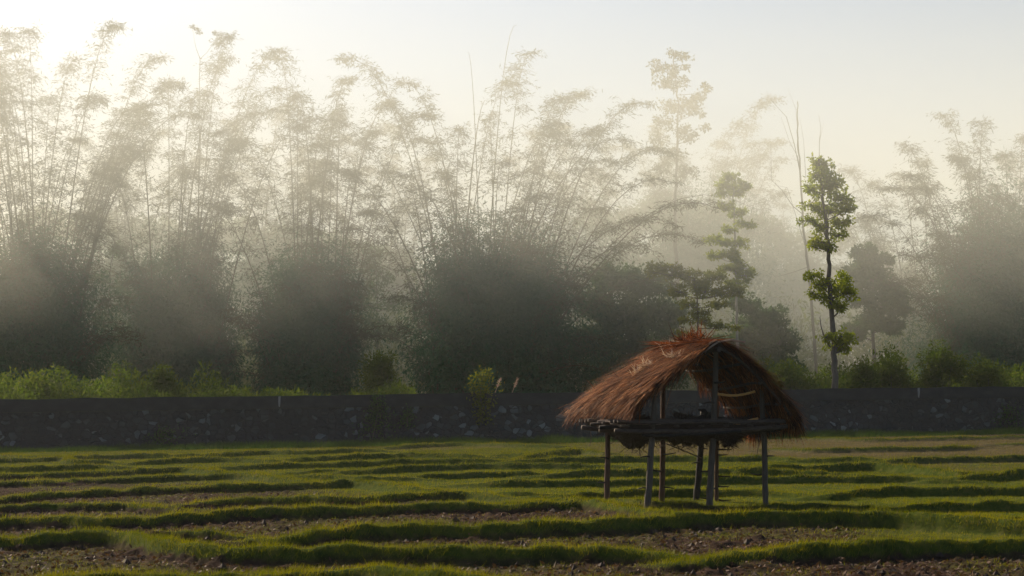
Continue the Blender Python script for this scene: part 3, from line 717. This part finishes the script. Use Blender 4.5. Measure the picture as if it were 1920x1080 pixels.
# small shrub rooted at the wall and the creepers on it
def climber(name, label, pts, px_r, n, leaf, size=.09, front=.12, cat='plant'):
    P = []
    for px, py in pts:
        Y = 67.0
        for _ in range(5): Y = wall_y((px - 960) / FPX * Y) - front
        P.append(np.array(at(px, py, Y)[:]))
    P = np.array(P); root = empty(name, tuple(P[0]), label=label, cat=cat)
    mb = MB(); mb.tube(P, np.linspace(.022, .007, len(P)), 5); mb.build('stem', M['bark'], root)
    L = MB(); t = rng.random(n) * (len(P) - 1); i0 = t.astype(int); i0 = np.minimum(i0, len(P) - 2); f = (t - i0)[:, None]
    c = P[i0] * (1 - f) + P[i0 + 1] * f
    r = np.interp(t, range(len(P)), px_r) / FPX * 67
    cl = rng.integers(0, 26, n); off = rng.normal(size=(26, 3)) * .6
    c = c + (off[cl] + rng.normal(size=(n, 3)) * .35) * r[:, None] * np.array([1, .22, .8]); 
    c[:, 1] = np.minimum(c[:, 1], wall_y(c[:, 0]) - .07)
    L.leaves(c, rng.normal(size=(n, 3)) + [0, -.3, -.2], size * (.6 + .8 * rng.random(n)), size * .6 * (.6 + .8 * rng.random(n)))
    tag(L.build('foliage', M[leaf], root), kind='stuff')
climber('shrub', 'small yellow-green shrub growing up over the wall top left of the hut', [(905,790),(903,765),(901,740),(903,715),(908,702)], [10,14,18,24,10], 800, 'yellow_leaf', .12, .2, 'shrub')
climber('creeper', 'dark green creeper climbing the wall in its middle, reaching the coping', [(700,820),(705,795),(710,770),(706,742)], [30,26,16,8], 900, 'bush_leaf', cat='creeper')
climber('creeper', 'small round creeper patch right of the climbing one, halfway up the wall', [(765,800),(764,785),(766,768)], [14,12,7], 260, 'bush_leaf', cat='creeper')
climber('creeper', 'creeper spreading low on the wall at the far right edge', [(1900,800),(1895,780),(1890,765)], [30,26,12], 500, 'bush_leaf', cat='creeper')
climber('creeper', 'tuft of weeds at the foot of the wall on its left part', [(310,835),(308,825),(306,812)], [34,26,10], 500, 'bush_leaf', cat='weeds')
# grass verge along the foot of the wall
n = 60000; x = -32 + 66 * rng.random(n); d = .1 + 3.2 * rng.random(n) ** 1.3; y = wall_y(x) - d
z = ground_h(x, y)[0]; hh = (.10 + .16 * rng.random(n)) * (1 + 1.0 * fbm(x * .6, y * .6, 3)) * (1.25 - .25 * d / 3)
V, F = blades(x, y, z, hh, np.full(n, .022), .4); M['verge'] = leaf_mat('verge', [(.03, .065, .014), (.05, .09, .02), (.08, .11, .03)], .5)
tag(mesh_np('verge_grass', V, F, M['verge']), 'longer dark grass along the foot of the wall', 'grass', kind='stuff')
for px in (926, 958):
    Y = 69.5; b = at(px, 742, Y); m_ = MB(); tp = at(px + 12, 712, Y)
    rt = empty('reed_stalk', tuple(b), label='single pale feathery reed stalk above the wall, ' + ('next to the small wall shrub' if px == 926 else 'the farther one right of the wall shrub'), cat='reed')
    m_.tube([at(px - 3, 800, Y), b, tp], [.012, .01, .006], 4); m_.build('stem', M['straw_pale'], rt)
    l_ = MB(); nn = 90; t = rng.random(nn)[:, None]; dd = np.array((tp - b)[:])
    l_.leaves(np.array(b[:]) + dd * (.45 + .55 * t), dd[None] * .8 + rng.normal(size=(nn, 3)) * .25, .14, .02); l_.build('plume', M['straw_pale'], rt)

# ---------------------------------------------------------------- the hut
AX, AY, ZR = 3.145, 24.5, 2.58                       # front end of the ridge
rd = np.array([-.525, 2.6]); RL = float(np.linalg.norm(rd)); rd /= RL
lat = np.array([rd[1], -rd[0]])
def loc(u_, v_, z_): return np.array([AX + lat[0] * u_ + rd[0] * v_, AY + lat[1] * u_ + rd[1] * v_, z_])
hut = empty('field_hut', tuple(loc(0, 1.2, 0)), label='open thatched watch hut on crooked poles standing in the field', cat='hut')

def slope(side, s, t):
    """roof surface: s 0 ridge .. 1 eave, t 0 front .. 1 back"""
    s = np.asarray(s, float); t = np.asarray(t, float)
    if side < 0:
        W = 1.33 + .40 * t; D = .98 + .16 * t
        uu_ = -W * s; z_ = ZR + .02 * t - D * (.80 * s + .20 * s ** 2.2) - .0 * t
    else:
        W = 1.30 + .05 * t; D = 1.26 - .02 * t
        uu_ = W * (1.08 * s - .08 * s ** 2) ; z_ = ZR + .02 * t - D * ((.70 + .22 * t) * s + (.30 - .22 * t) * s ** 2.4)
    z_ = z_ + .035 * np.sin(t * 5 + side) * s + .03 * fbm(s * 5 + 3 * side, t * 4 + 7, 2)
    vv_ = t * RL
    return np.stack([AX + lat[0] * uu_ + rd[0] * vv_, AY + lat[1] * uu_ + rd[1] * vv_, z_], -1)

def thatch_side(side, name):
    ns, nt_ = 26, 22
    Sg, Tg = np.meshgrid(np.linspace(0, .93, ns), np.linspace(0, 1, nt_), indexing='ij')
    up = slope(side, Sg, Tg); lo = up - np.array([0, 0, .06])
    lo[0] = up[0] - np.array([0, 0, .10])
    m = MB()
    i = np.arange(ns - 1)[:, None] * nt_; j = np.arange(nt_ - 1)[None, :]
    q = np.stack([i + j, i + j + 1, i + nt_ + j + 1, i + nt_ + j], -1).reshape(-1, 4)
    n0 = ns * nt_; allV = np.vstack([up.reshape(-1, 3), lo.reshape(-1, 3)])
    F = [q, q[:, ::-1] + n0]
    e1 = np.arange(nt_ - 1); F.append(np.stack([(ns - 1) * nt_ + e1, (ns - 1) * nt_ + e1 + 1, n0 + (ns - 1) * nt_ + e1 + 1, n0 + (ns - 1) * nt_ + e1], -1))
    e2 = np.arange(ns - 1) * nt_
    F.append(np.stack([e2, e2 + nt_, n0 + e2 + nt_, n0 + e2], -1)); F.append(np.stack([e2 + nt_ - 1, n0 + e2 + nt_ - 1, n0 + e2 + nt_ * 2 - 1, e2 + nt_ * 2 - 1], -1))
    m.add(allV, np.vstack(F)); roof = m.build(name, M['thatch_core'], hut, True)
    # strands, laid in rows down the slope; the last rows hang past the eave
    st = MB()
    def strands(n, s0, s1, lift, under=False, Lr=(.35, .8), t0=-.02, t1=1.02, spread=.17, sag=.12, w_=(.006, .017)):
        s = s0 + (s1 - s0) * rng.random(n); t = t0 + (t1 - t0) * rng.random(n)
        rows = np.floor(s * 9) / 9 + .03 * rng.random(n); s = np.where(rng.random(n) < .6, np.clip(rows, s0, s1), s)
        nb_ = max(20, n // 26); bs = s0 + (s1 - s0) * rng.random(nb_); bt = t0 + (t1 - t0) * rng.random(nb_); bl = rng.random(nb_) ** 2; ib = rng.integers(0, nb_, n); inb = rng.random(n) < .7
        s = np.where(inb, np.clip(bs[ib] + .03 * rng.normal(size=n), s0, s1), s); t = np.where(inb, np.clip(bt[ib] + .016 * rng.normal(size=n), t0, t1), t)
        P = slope(side, s, t)
        Q = slope(side, s + .12, t + .012 * rng.normal(size=n)); D = Q - P; D /= np.linalg.norm(D, axis=1, keepdims=True)
        D = D + rng.normal(size=D.shape) * spread
        P[:, 2] += (-.09 - .02 * rng.random(n)) if under else (.004 + lift * rng.random(n) + lift * 1.3 * bl[ib] * inb)
        L = Lr[0] + (Lr[1] - Lr[0]) * rng.random(n); w2 = w_[0] + (w_[1] - w_[0]) * rng.random(n)
        # each strand: two segments, the end sagging
        D /= np.linalg.norm(D, axis=1, keepdims=True)
        sd_ = np.cross(D, np.array([0, 0, 1.])) ; sd_ /= np.linalg.norm(sd_, axis=1, keepdims=True)
        mid = P + D * L[:, None] * .55; end = mid + (D * .85 + np.array([0, 0, -sag])) * L[:, None] * .42
        # keep the far half on the roof where there is roof below
        V = np.stack([P - sd_ * w2[:, None] * .5, P + sd_ * w2[:, None] * .5, mid + sd_ * w2[:, None] * .5, mid - sd_ * w2[:, None] * .5], 1).reshape(-1, 3)
        st.add(V, np.arange(n * 4).reshape(-1, 4))
        V = np.stack([mid - sd_ * w2[:, None] * .5, mid + sd_ * w2[:, None] * .5, end + sd_ * w2[:, None] * .12, end - sd_ * w2[:, None] * .12], 1).reshape(-1, 3)
        st.add(V, np.arange(n * 4).reshape(-1, 4))
    strands(9000, .0, .80, .02)
    strands(2600, .74, .93, .03, Lr=(.16, .36), sag=.3)
    strands(1500, .86, .94, .0, under=True, Lr=(.12, .32) if side < 0 else (.18, .42), spread=.2, sag=.4)
    strands(1600, .1, .72, .0, under=True, Lr=(.08, .15), spread=.02, t1=.97, sag=0)
    strands(700, .05, .9, .05, Lr=(.15, .4), spread=.4)
    strands(900, .1, .9, .02, t0=-.03, t1=.03, Lr=(.2, .4), spread=.25)
    strands(900 if side < 0 else 260, .1, .9, .02, t0=.96, t1=1.01, Lr=(.12, .26), spread=.15, sag=.05)
    if side > 0: strands(260, .90, .95, .0, Lr=(.35, .62), spread=.15)
    o = st.build('thatch', M['thatch'], roof)
    return roof
rl = thatch_side(-1, 'roof'); rr_ = thatch_side(1, 'roof')
rr_['label'] = 'right roof slope seen from its dark underside'
rl['label'] = 'left roof slope of sunlit orange thatch'
# ridge: bundle over the top with a ragged tuft
mb = MB(); n = 900; t = rng.random(n) ** .8; P = slope(-1, 0 * t + .01, t); P[:, 2] += .012 + .02 * rng.random(n)
sgn = np.where(rng.random(n) < .6, -1, 1.)[:, None]; D = np.array([lat[0], lat[1], 0]) * sgn * .8 + np.array([0, 0, -.35]) + rng.normal(size=(n, 3)) * .22
mb.leaves(P, D, .25 + .35 * rng.random(n), .012); mb.build('ridge_thatch', M['thatch'], hut)
mb = MB(); n = 240; c = np.array(slope(-1, np.array([.02]), np.array([.42]))[0]); P = c + rng.normal(size=(n, 3)) * [.12, .16, .02]
D = rng.normal(size=(n, 3)) * [.9, .8, .5] + [-.1, 0, .55]; mb.leaves(P, D, .14 + .30 * rng.random(n), .016); mb.build('ridge_tuft', M['thatch'], hut)
# pale loose straw on the left slope
for (s_, t_, n, sp) in ((.50, .42, 120, .07), (.12, .78, 40, .05), (.08, .58, 34, .04), (.36, .18, 50, .06), (.60, .45, 50, .06)):
    mb = MB(); c = slope(-1, np.array([s_]), np.array([t_]))[0]; P = c + rng.normal(size=(n, 3)) * [sp, sp, .015] + [0, 0, .05]
    D = rng.normal(size=(n, 3)) * [.8, .6, .35] + [0, 0, .35]; mb.leaves(P, D, .08 + .13 * rng.random(n), .014); mb.build('loose_straw', M['straw_pale'], hut)
# hanging wisps below the roof
mb = MB(); n = 90; q = slope(1, .93 + 0 * rng.random(n), rng.random(n)); q[:, 2] -= .05; D = rng.normal(size=(n, 3)) * .12 + [0, 0, -1]
mb.leaves(q, D, .18 + .28 * rng.random(n), .014); mb.build('eave_wisps', M['thatch'], hut); mb = MB()
c = slope(1, np.array([.42]), np.array([.98]))[0]; P = c + rng.normal(size=(26, 3)) * [.03, .03, .02] - [0, 0, .1]; mb.leaves(P, rng.normal(size=(26, 3)) * .1 + [0, 0, -1], .3, .012)
mb.build('hanging_wisp', M['thatch'], hut)
# laths under the thatch along the front edge, rafters, purlins and ridge pole
for sd_, s0, s1 in ((-1, -.16, .62), (1, .0, .9)):
    mb = MB(); ss = np.linspace(max(s0, 0), s1, 12); P = slope(sd_, ss, 0 * ss - .012); P[:, 2] += -.055 + (.02 if sd_ < 0 else -.04)
    if sd_ < 0: P = np.vstack([[P[0] + [.42, .03, -.0]], [P[0] + [.2, .02, .035]], P])
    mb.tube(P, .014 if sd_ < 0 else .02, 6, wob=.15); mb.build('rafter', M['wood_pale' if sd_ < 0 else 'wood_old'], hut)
for sd_ in (-1, 1):
    for t_ in (.33, .66, .985):
        mb = MB(); ss = np.linspace(0, .9, 8); P = slope(sd_, ss, 0 * ss + t_); P[:, 2] -= .115; mb.tube(P, .02, 6, wob=.1); mb.build('rafter', M['wood_old'], hut)
    for s_ in (.25, .5, .74):
        mb = MB(); tt_ = np.linspace(-.01, 1.01, 8); P = slope(sd_, 0 * tt_ + s_, tt_); P[:, 2] -= .155; mb.tube(P, .022, 6, wob=.1); mb.build('purlin', M['wood_old'], hut)
mb = MB(); tt_ = np.linspace(-.03, 1.02, 8); P = slope(1, 0 * tt_, tt_); P[:, 2] -= .14; mb.tube(P, .035, 7, wob=.08); mb.build('ridge_pole', M['wood_old'], hut)

POSTS = [  # foot pixel, top pixel, distance, radius foot, radius top, material, stubs (pixel y, side, length px)
 ((1137, 966), (1143, 762), 25.6, .085, .062, 'pole_brown', [(903, -1, 10), (860, -1, 8)]),
 ((1211, 962), (1231, 722), 24.35, .088, .066, 'pole_grey', [(915, -1, 12), (856, -1, 12)]),
 ((1238, 950), (1242, 722), 26.6, .085, .065, 'pole_brown', [(912, 1, 15), (883, -1, 14), (852, 1, 18)]),
 ((1302, 945), (1317, 770), 27.4, .095, .08, 'pole_dark', [(843, 1, 6), (865, -1, 5)]),
 ((1327, 948), (1342, 660), 24.7, .092, .064, 'pole_grey', [(882, -1, 14), (934, -1, 14), (755, -1, 10), (718, 1, 12)]),
 ((1341, 947), (1343, 735), 26.9, .062, .055, 'pole_brown', [(842, 1, 20), (852, 1, 12), (892, 1, 18), (910, 1, 14), (935, 1, 20), (914, -1, 12)]),
 ((1433, 950), (1428, 728), 25.0, .083, .062, 'pole_grey', [(888, -1, 18), (855, 1, 10)]),
]
for (fx, fy), (tx, ty), Y, ra, rb, mt, stubs in POSTS:
    P0 = at(fx, fy, Y); P1 = at(tx, ty, Y + .05); P0e = P0 + (P0 - P1) * .06
    k = 22; t = np.linspace(0, 1, k)[:, None]; P = np.array(P0e[:]) * (1 - t) + np.array(P1[:]) * t
    P[1:-1, :2] += np.cumsum(rng.normal(size=(k - 2, 2)), 0) * .0022
    rad = np.linspace(ra, rb, k) * .6 * (1 + .05 * np.sin(np.arange(k) * 2.1) + .03 * rng.normal(size=k))
    mb = MB(); mb.tube(P, rad, 12, wob=.04); po = mb.build('post', M[mt], hut, True)
    for sy, sg, ln_ in stubs:
        f = (fy - sy) / (fy - ty); sx = fx + (tx - fx) * f
        a = at(sx, sy, Y); b = at(sx + sg * (10 + ln_ * .9), sy - random.uniform(-3, 5), Y - random.uniform(-.1, .15)); c_ = (a + b) / 2 + Vector((0, 0, random.uniform(-.02, .02)))
        mb = MB(); mb.tube([a, c_, b], [.018, .013, .007], 6); mb.build('branch_stub', M['pole_dark'], po, True)

# platform
pf = MB()
def bar(p, q, r, k=8, sag=0.0, wob=.12):
    t = np.linspace(0, 1, k)[:, None]; P = np.array(p) * (1 - t) + np.array(q) * t; P[:, 2] -= sag * 4 * t[:, 0] * (1 - t[:, 0]); P += rng.normal(size=P.shape) * r * .12
    pf.tube(P, np.full(k, r * .75) * (1 + .1 * rng.normal(size=k)), 8, wob=wob)
ZP = 1.20
bar(loc(-1.62, .02, ZP), loc(1.12, .02, ZP + .05), .045, 14, .03); bm1 = pf.build('beam', M['wood_old'], hut, True); pf = MB()
bar(loc(-1.65, .85, ZP), loc(1.08, .85, ZP + .03), .05, 14, .03); pf.build('beam', M['wood_old'], hut, True); pf = MB()
bar(loc(-1.7, 1.75, ZP + .02), loc(1.05, 1.8, ZP + .02), .05, 14, .02); pf.build('beam', M['wood_old'], hut, True); pf = MB()
bar(loc(-1.2, .03, ZP - .07), loc(.35, -.03, ZP - .01), .03, 14, .02); pf.build('beam', M['pole_dark'], hut, True)
for q in range(7):
    pf = MB(); u_ = -1.45 + q * .39; bar(loc(u_, -.12, ZP + .075), loc(u_ - .05, 2.15, ZP + .075), .03, 8, .02); pf.build('joist', M['wood_old'], hut, True)
pl = MB()
for q in range(34):      # split bamboo floor laid along the width
    v_ = -.02 + q * .064; a = loc(-1.75 + .3 * random.random(), v_, ZP + .12 + .02 * random.random()); b = loc(1.05 + .12 * random.random(), v_ + .03 * random.random(), ZP + .13 + .02 * random.random())
    t = np.linspace(0, 1, 9)[:, None]; P = a * (1 - t) + b * t; P[:, 2] += rng.normal(size=9) * .008
    pl.tube(P, .02 + .012 * random.random(), 6, wob=.2)
pl.build('floor_slats', M['wood_old'], hut)
# long pole ends sticking out at the left
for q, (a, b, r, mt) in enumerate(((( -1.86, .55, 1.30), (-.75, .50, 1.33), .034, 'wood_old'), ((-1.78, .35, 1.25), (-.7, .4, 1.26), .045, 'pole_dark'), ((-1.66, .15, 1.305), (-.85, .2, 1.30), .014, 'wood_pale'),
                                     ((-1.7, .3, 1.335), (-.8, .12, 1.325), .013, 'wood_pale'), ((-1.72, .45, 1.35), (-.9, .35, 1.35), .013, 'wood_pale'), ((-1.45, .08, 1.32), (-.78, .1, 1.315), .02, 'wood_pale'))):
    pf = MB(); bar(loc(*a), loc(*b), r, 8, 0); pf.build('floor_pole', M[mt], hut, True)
# matted hay hanging under the floor
def sagmat(u0, u1, v0, v1, top, dep, seed):
    nu_, nv_ = 40, 14
    U, Vv = np.meshgrid(np.linspace(u0, u1, nu_), np.linspace(v0, v1, nv_), indexing='ij')
    a = (U - u0) / (u1 - u0); b = (Vv - v0) / (v1 - v0)
    bulge = (np.sin(np.pi * a) ** .6) * (.45 + .55 * np.sin(np.pi * b) ** .7)
    z = top - dep * bulge * (1 + .55 * fbm(U * 4 + seed, Vv * 4, 3))
    lo = np.stack([AX + lat[0] * U + rd[0] * Vv, AY + lat[1] * U + rd[1] * Vv, z], -1); hi = lo.copy(); hi[..., 2] = top + .01
    i = np.arange(nu_ - 1)[:, None] * nv_; j = np.arange(nv_ - 1)[None, :]; q = np.stack([i + j, i + j + 1, i + nv_ + j + 1, i + nv_ + j], -1).reshape(-1, 4)
    m = MB(); m.add(lo.reshape(-1, 3), q); m.add(hi.reshape(-1, 3), q[:, ::-1])
    e = np.arange(nu_ - 1) * nv_; N_ = nu_ * nv_
    m.V[-1] = m.V[-1]; m.F.append(np.stack([e, e + nv_, N_ + e + nv_, N_ + e], -1)); m.F.append(np.stack([e + nv_ - 1, N_ + e + nv_ - 1, N_ + e + 2 * nv_ - 1, e + 2 * nv_ - 1], -1))
    n = 700; k_ = rng.integers(0, nu_ * nv_, n); P = lo.reshape(-1, 3)[k_] + rng.normal(size=(n, 3)) * .03
    D = rng.normal(size=(n, 3)) * [.9, .9, .35] + [0, 0, -.3]; m.leaves(P, D, .08 + .12 * rng.random(n), .012)
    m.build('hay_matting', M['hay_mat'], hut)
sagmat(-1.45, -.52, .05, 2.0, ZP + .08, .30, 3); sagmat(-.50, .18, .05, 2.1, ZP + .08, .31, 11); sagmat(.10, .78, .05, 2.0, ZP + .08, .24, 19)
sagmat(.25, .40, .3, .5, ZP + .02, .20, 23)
mb = MB(); P = [at(1247, 831, 26.5), at(1275, 842, 26.9), at(1313, 858, 27.3)]; mb.tube(P, .011, 5); mb.build('brace', M['wood_old'], hut)
mb = MB()
for (px, y0, y1) in ((1107, 815, 836), (1187, 826, 848), (1420, 812, 852), (1182, 826, 840), (1424, 812, 830)): mb.tube([at(px, y0 - 8, 24.7), at(px + 1, (y0 + y1) / 2, 24.7), at(px - 3, y1, 24.7)], .005, 4)
mb.build('dangling_straws', M['wood_old'], hut)
# pale cane tied across under the right slope
mb = MB(); k = 18; a = np.array(at(1341, 738, 24.75)[:]); b = np.array(at(1415, 734, 24.75)[:]); t = np.linspace(0, 1, k)[:, None]; P = a * (1 - t) + b * t; P[:, 2] -= .045 * np.sin(t[:, 0] * np.pi)
mb.tube(P, .019 * (1 + .12 * np.sin(np.arange(k) * 2.4)), 8); mb.build('cross_cane', M['bamboo_cane'], hut, True)
mb = MB(); mb.tube([at(1237, 716, 24.6), at(1246, 714, 24.55), at(1252, 716, 24.5)], [.035, .032, .028], 8); mb.build('beam_end', M['pole_dark'], hut, True)
# straw wall hanging at the back right
mb = MB(); n = 420; f = rng.random(n); P = slope(1, .90 + .04 * f, .45 + .35 * rng.random(n)); P[:, 2] -= .06 + .05 * rng.random(n)
D = rng.normal(size=(n, 3)) * .13 + [0, 0, -1]; mb.leaves(P, D, .15 + (1 - f) * .42 * (.6 + .5 * rng.random(n)), .016); mb.build('straw_screen', M['thatch'], hut)

# things lying on the platform
def thing_tube(name, label, cat, pts, rad, mt, n=8, extra=()):
    root = empty(name, tuple(pts[0]), label=label, cat=cat); b = MB(); b.tube(pts, rad, n, wob=.12)
    for e, er in extra: b.tube(e, er, n, wob=.1)
    b.build(cat.replace(' ', '_') + '_body' if False else 'wood', M[mt], root, True)
zt = 807
thing_tube('log', 'weathered log lying slanted on the hut platform, left end raised', 'log', [at(1262, 775, 25.6), at(1280, 781, 25.6), at(1300, 786, 25.5), at(1322, 789, 25.5)], [.035, .045, .05, .05], 'wood_old')
thing_tube('tree_root', 'dark hooked tree root standing on the hut platform beside the tall front pole', 'tree root', [at(1306, 800, 25.3), at(1318, 787, 25.3), at(1325, 777, 25.3), at(1319, 770, 25.3), at(1308, 768, 25.3)], [.13, .10, .06, .035, .012], 'pole_dark',
           extra=(([at(1325, 779, 25.3), at(1332, 785, 25.25), at(1340, 792, 25.2)], [.07, .08, .07]),))
thing_tube('branch', 'dark knobbly branch lying right of the tall pole on the hut platform', 'branch', [at(1344, 786, 25.4), at(1356, 789, 25.4), at(1375, 797, 25.4), at(1385, 802, 25.4)], [.05, .06, .05, .03], 'pole_dark')
thing_tube('cane', 'upper yellow cane lying on the right side of the hut platform', 'cane', [at(1397, 790, 24.9), at(1408, 787, 24.9), at(1420, 784, 24.9)], [.017, .018, .017], 'bamboo_cane')
thing_tube('cane', 'lower yellow cane lying on the right side of the hut platform', 'cane', [at(1374, 797, 24.8), at(1382, 795, 24.8), at(1391, 792, 24.8)], [.017, .018, .017], 'bamboo_cane')
def heap(label, px0, px1, py, Y, h, n):
    a = at(px0, py, Y); b = at(px1, py, Y); root = empty('straw_heap', tuple((a + b) / 2), label=label, cat='straw heap')
    mb = MB(); t = rng.random(n); P = np.array(a[:]) + (np.array(b[:]) - np.array(a[:])) * t[:, None]
    P += np.stack([rng.normal(size=n) * .03, rng.normal(size=n) * .22, h * np.sin(np.pi * np.clip(t, .05, .95)) ** .6 * rng.random(n) * (1 + .5 * fbm(t * 9, t * 0 + h * 50, 2))], -1)
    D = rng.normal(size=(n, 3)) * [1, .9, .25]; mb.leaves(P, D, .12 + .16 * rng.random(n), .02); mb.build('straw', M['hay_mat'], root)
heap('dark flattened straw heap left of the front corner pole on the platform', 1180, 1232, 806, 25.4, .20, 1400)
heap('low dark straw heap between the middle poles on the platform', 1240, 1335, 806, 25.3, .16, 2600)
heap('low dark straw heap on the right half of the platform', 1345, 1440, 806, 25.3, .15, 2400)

# ---------------------------------------------------------------- haze and mist
def volume_box(name, x, y, z, dens, col, g, label):
    V = [(a, b, c) for c in z for b in y for a in x]
    F = [(0, 2, 3, 1), (4, 5, 7, 6), (0, 1, 5, 4), (2, 6, 7, 3), (0, 4, 6, 2), (1, 3, 7, 5)]
    return volume_mesh(name, V, F, dens, col, g, label)
def volume_mesh(name, V, F, dens, col, g, label):
    m = bpy.data.materials.new(name); m.use_nodes = True; nd = m.node_tree.nodes; nd.remove(nd['Principled BSDF'])
    pv = nd.new('ShaderNodeVolumePrincipled'); pv.inputs['Color'].default_value = (*col, 1); pv.inputs['Density'].default_value = dens; pv.inputs['Anisotropy'].default_value = g
    m.node_tree.links.new(pv.outputs[0], nd['Material Output'].inputs['Volume'])
    me = bpy.data.meshes.new(name); me.from_pydata(V, [], F); me.materials.append(m)
    bm = bmesh.new(); bm.from_mesh(me); bmesh.ops.recalc_face_normals(bm, faces=bm.faces); bm.to_mesh(me); bm.free(); me.update()
    o = bpy.data.objects.new(name, me); C.objects.link(o); tag(o, label, kind='stuff'); return o
volume_box('haze', (-425, 425), (-125, 625), (-3, 44), .0002, (.95, .97, 1.0), .4, 'thin morning haze over the whole field')
# bank of mist standing in the wood: its front leans back towards the ground
prof = [(95, .9), (89, 3.4), (80.5, 6.6), (70, 9.6), (60, 11.5), (54, 14), (50, 21), (140, 21), (140, -2), (97, -2)]
xa, xb = -160, 160
V = [(xa, a, b) for a, b in prof] + [(xb, a, b) for a, b in prof]; n = len(prof)
F = [tuple(range(n))[::-1], tuple(range(n, 2 * n))] + [(q, (q + 1) % n, n + (q + 1) % n, n + q) for q in range(n)]
volume_mesh('mist', V, F, .0215, (.94, .95, .87), .1, 'pale bank of mist hanging among the bamboo behind the wall')
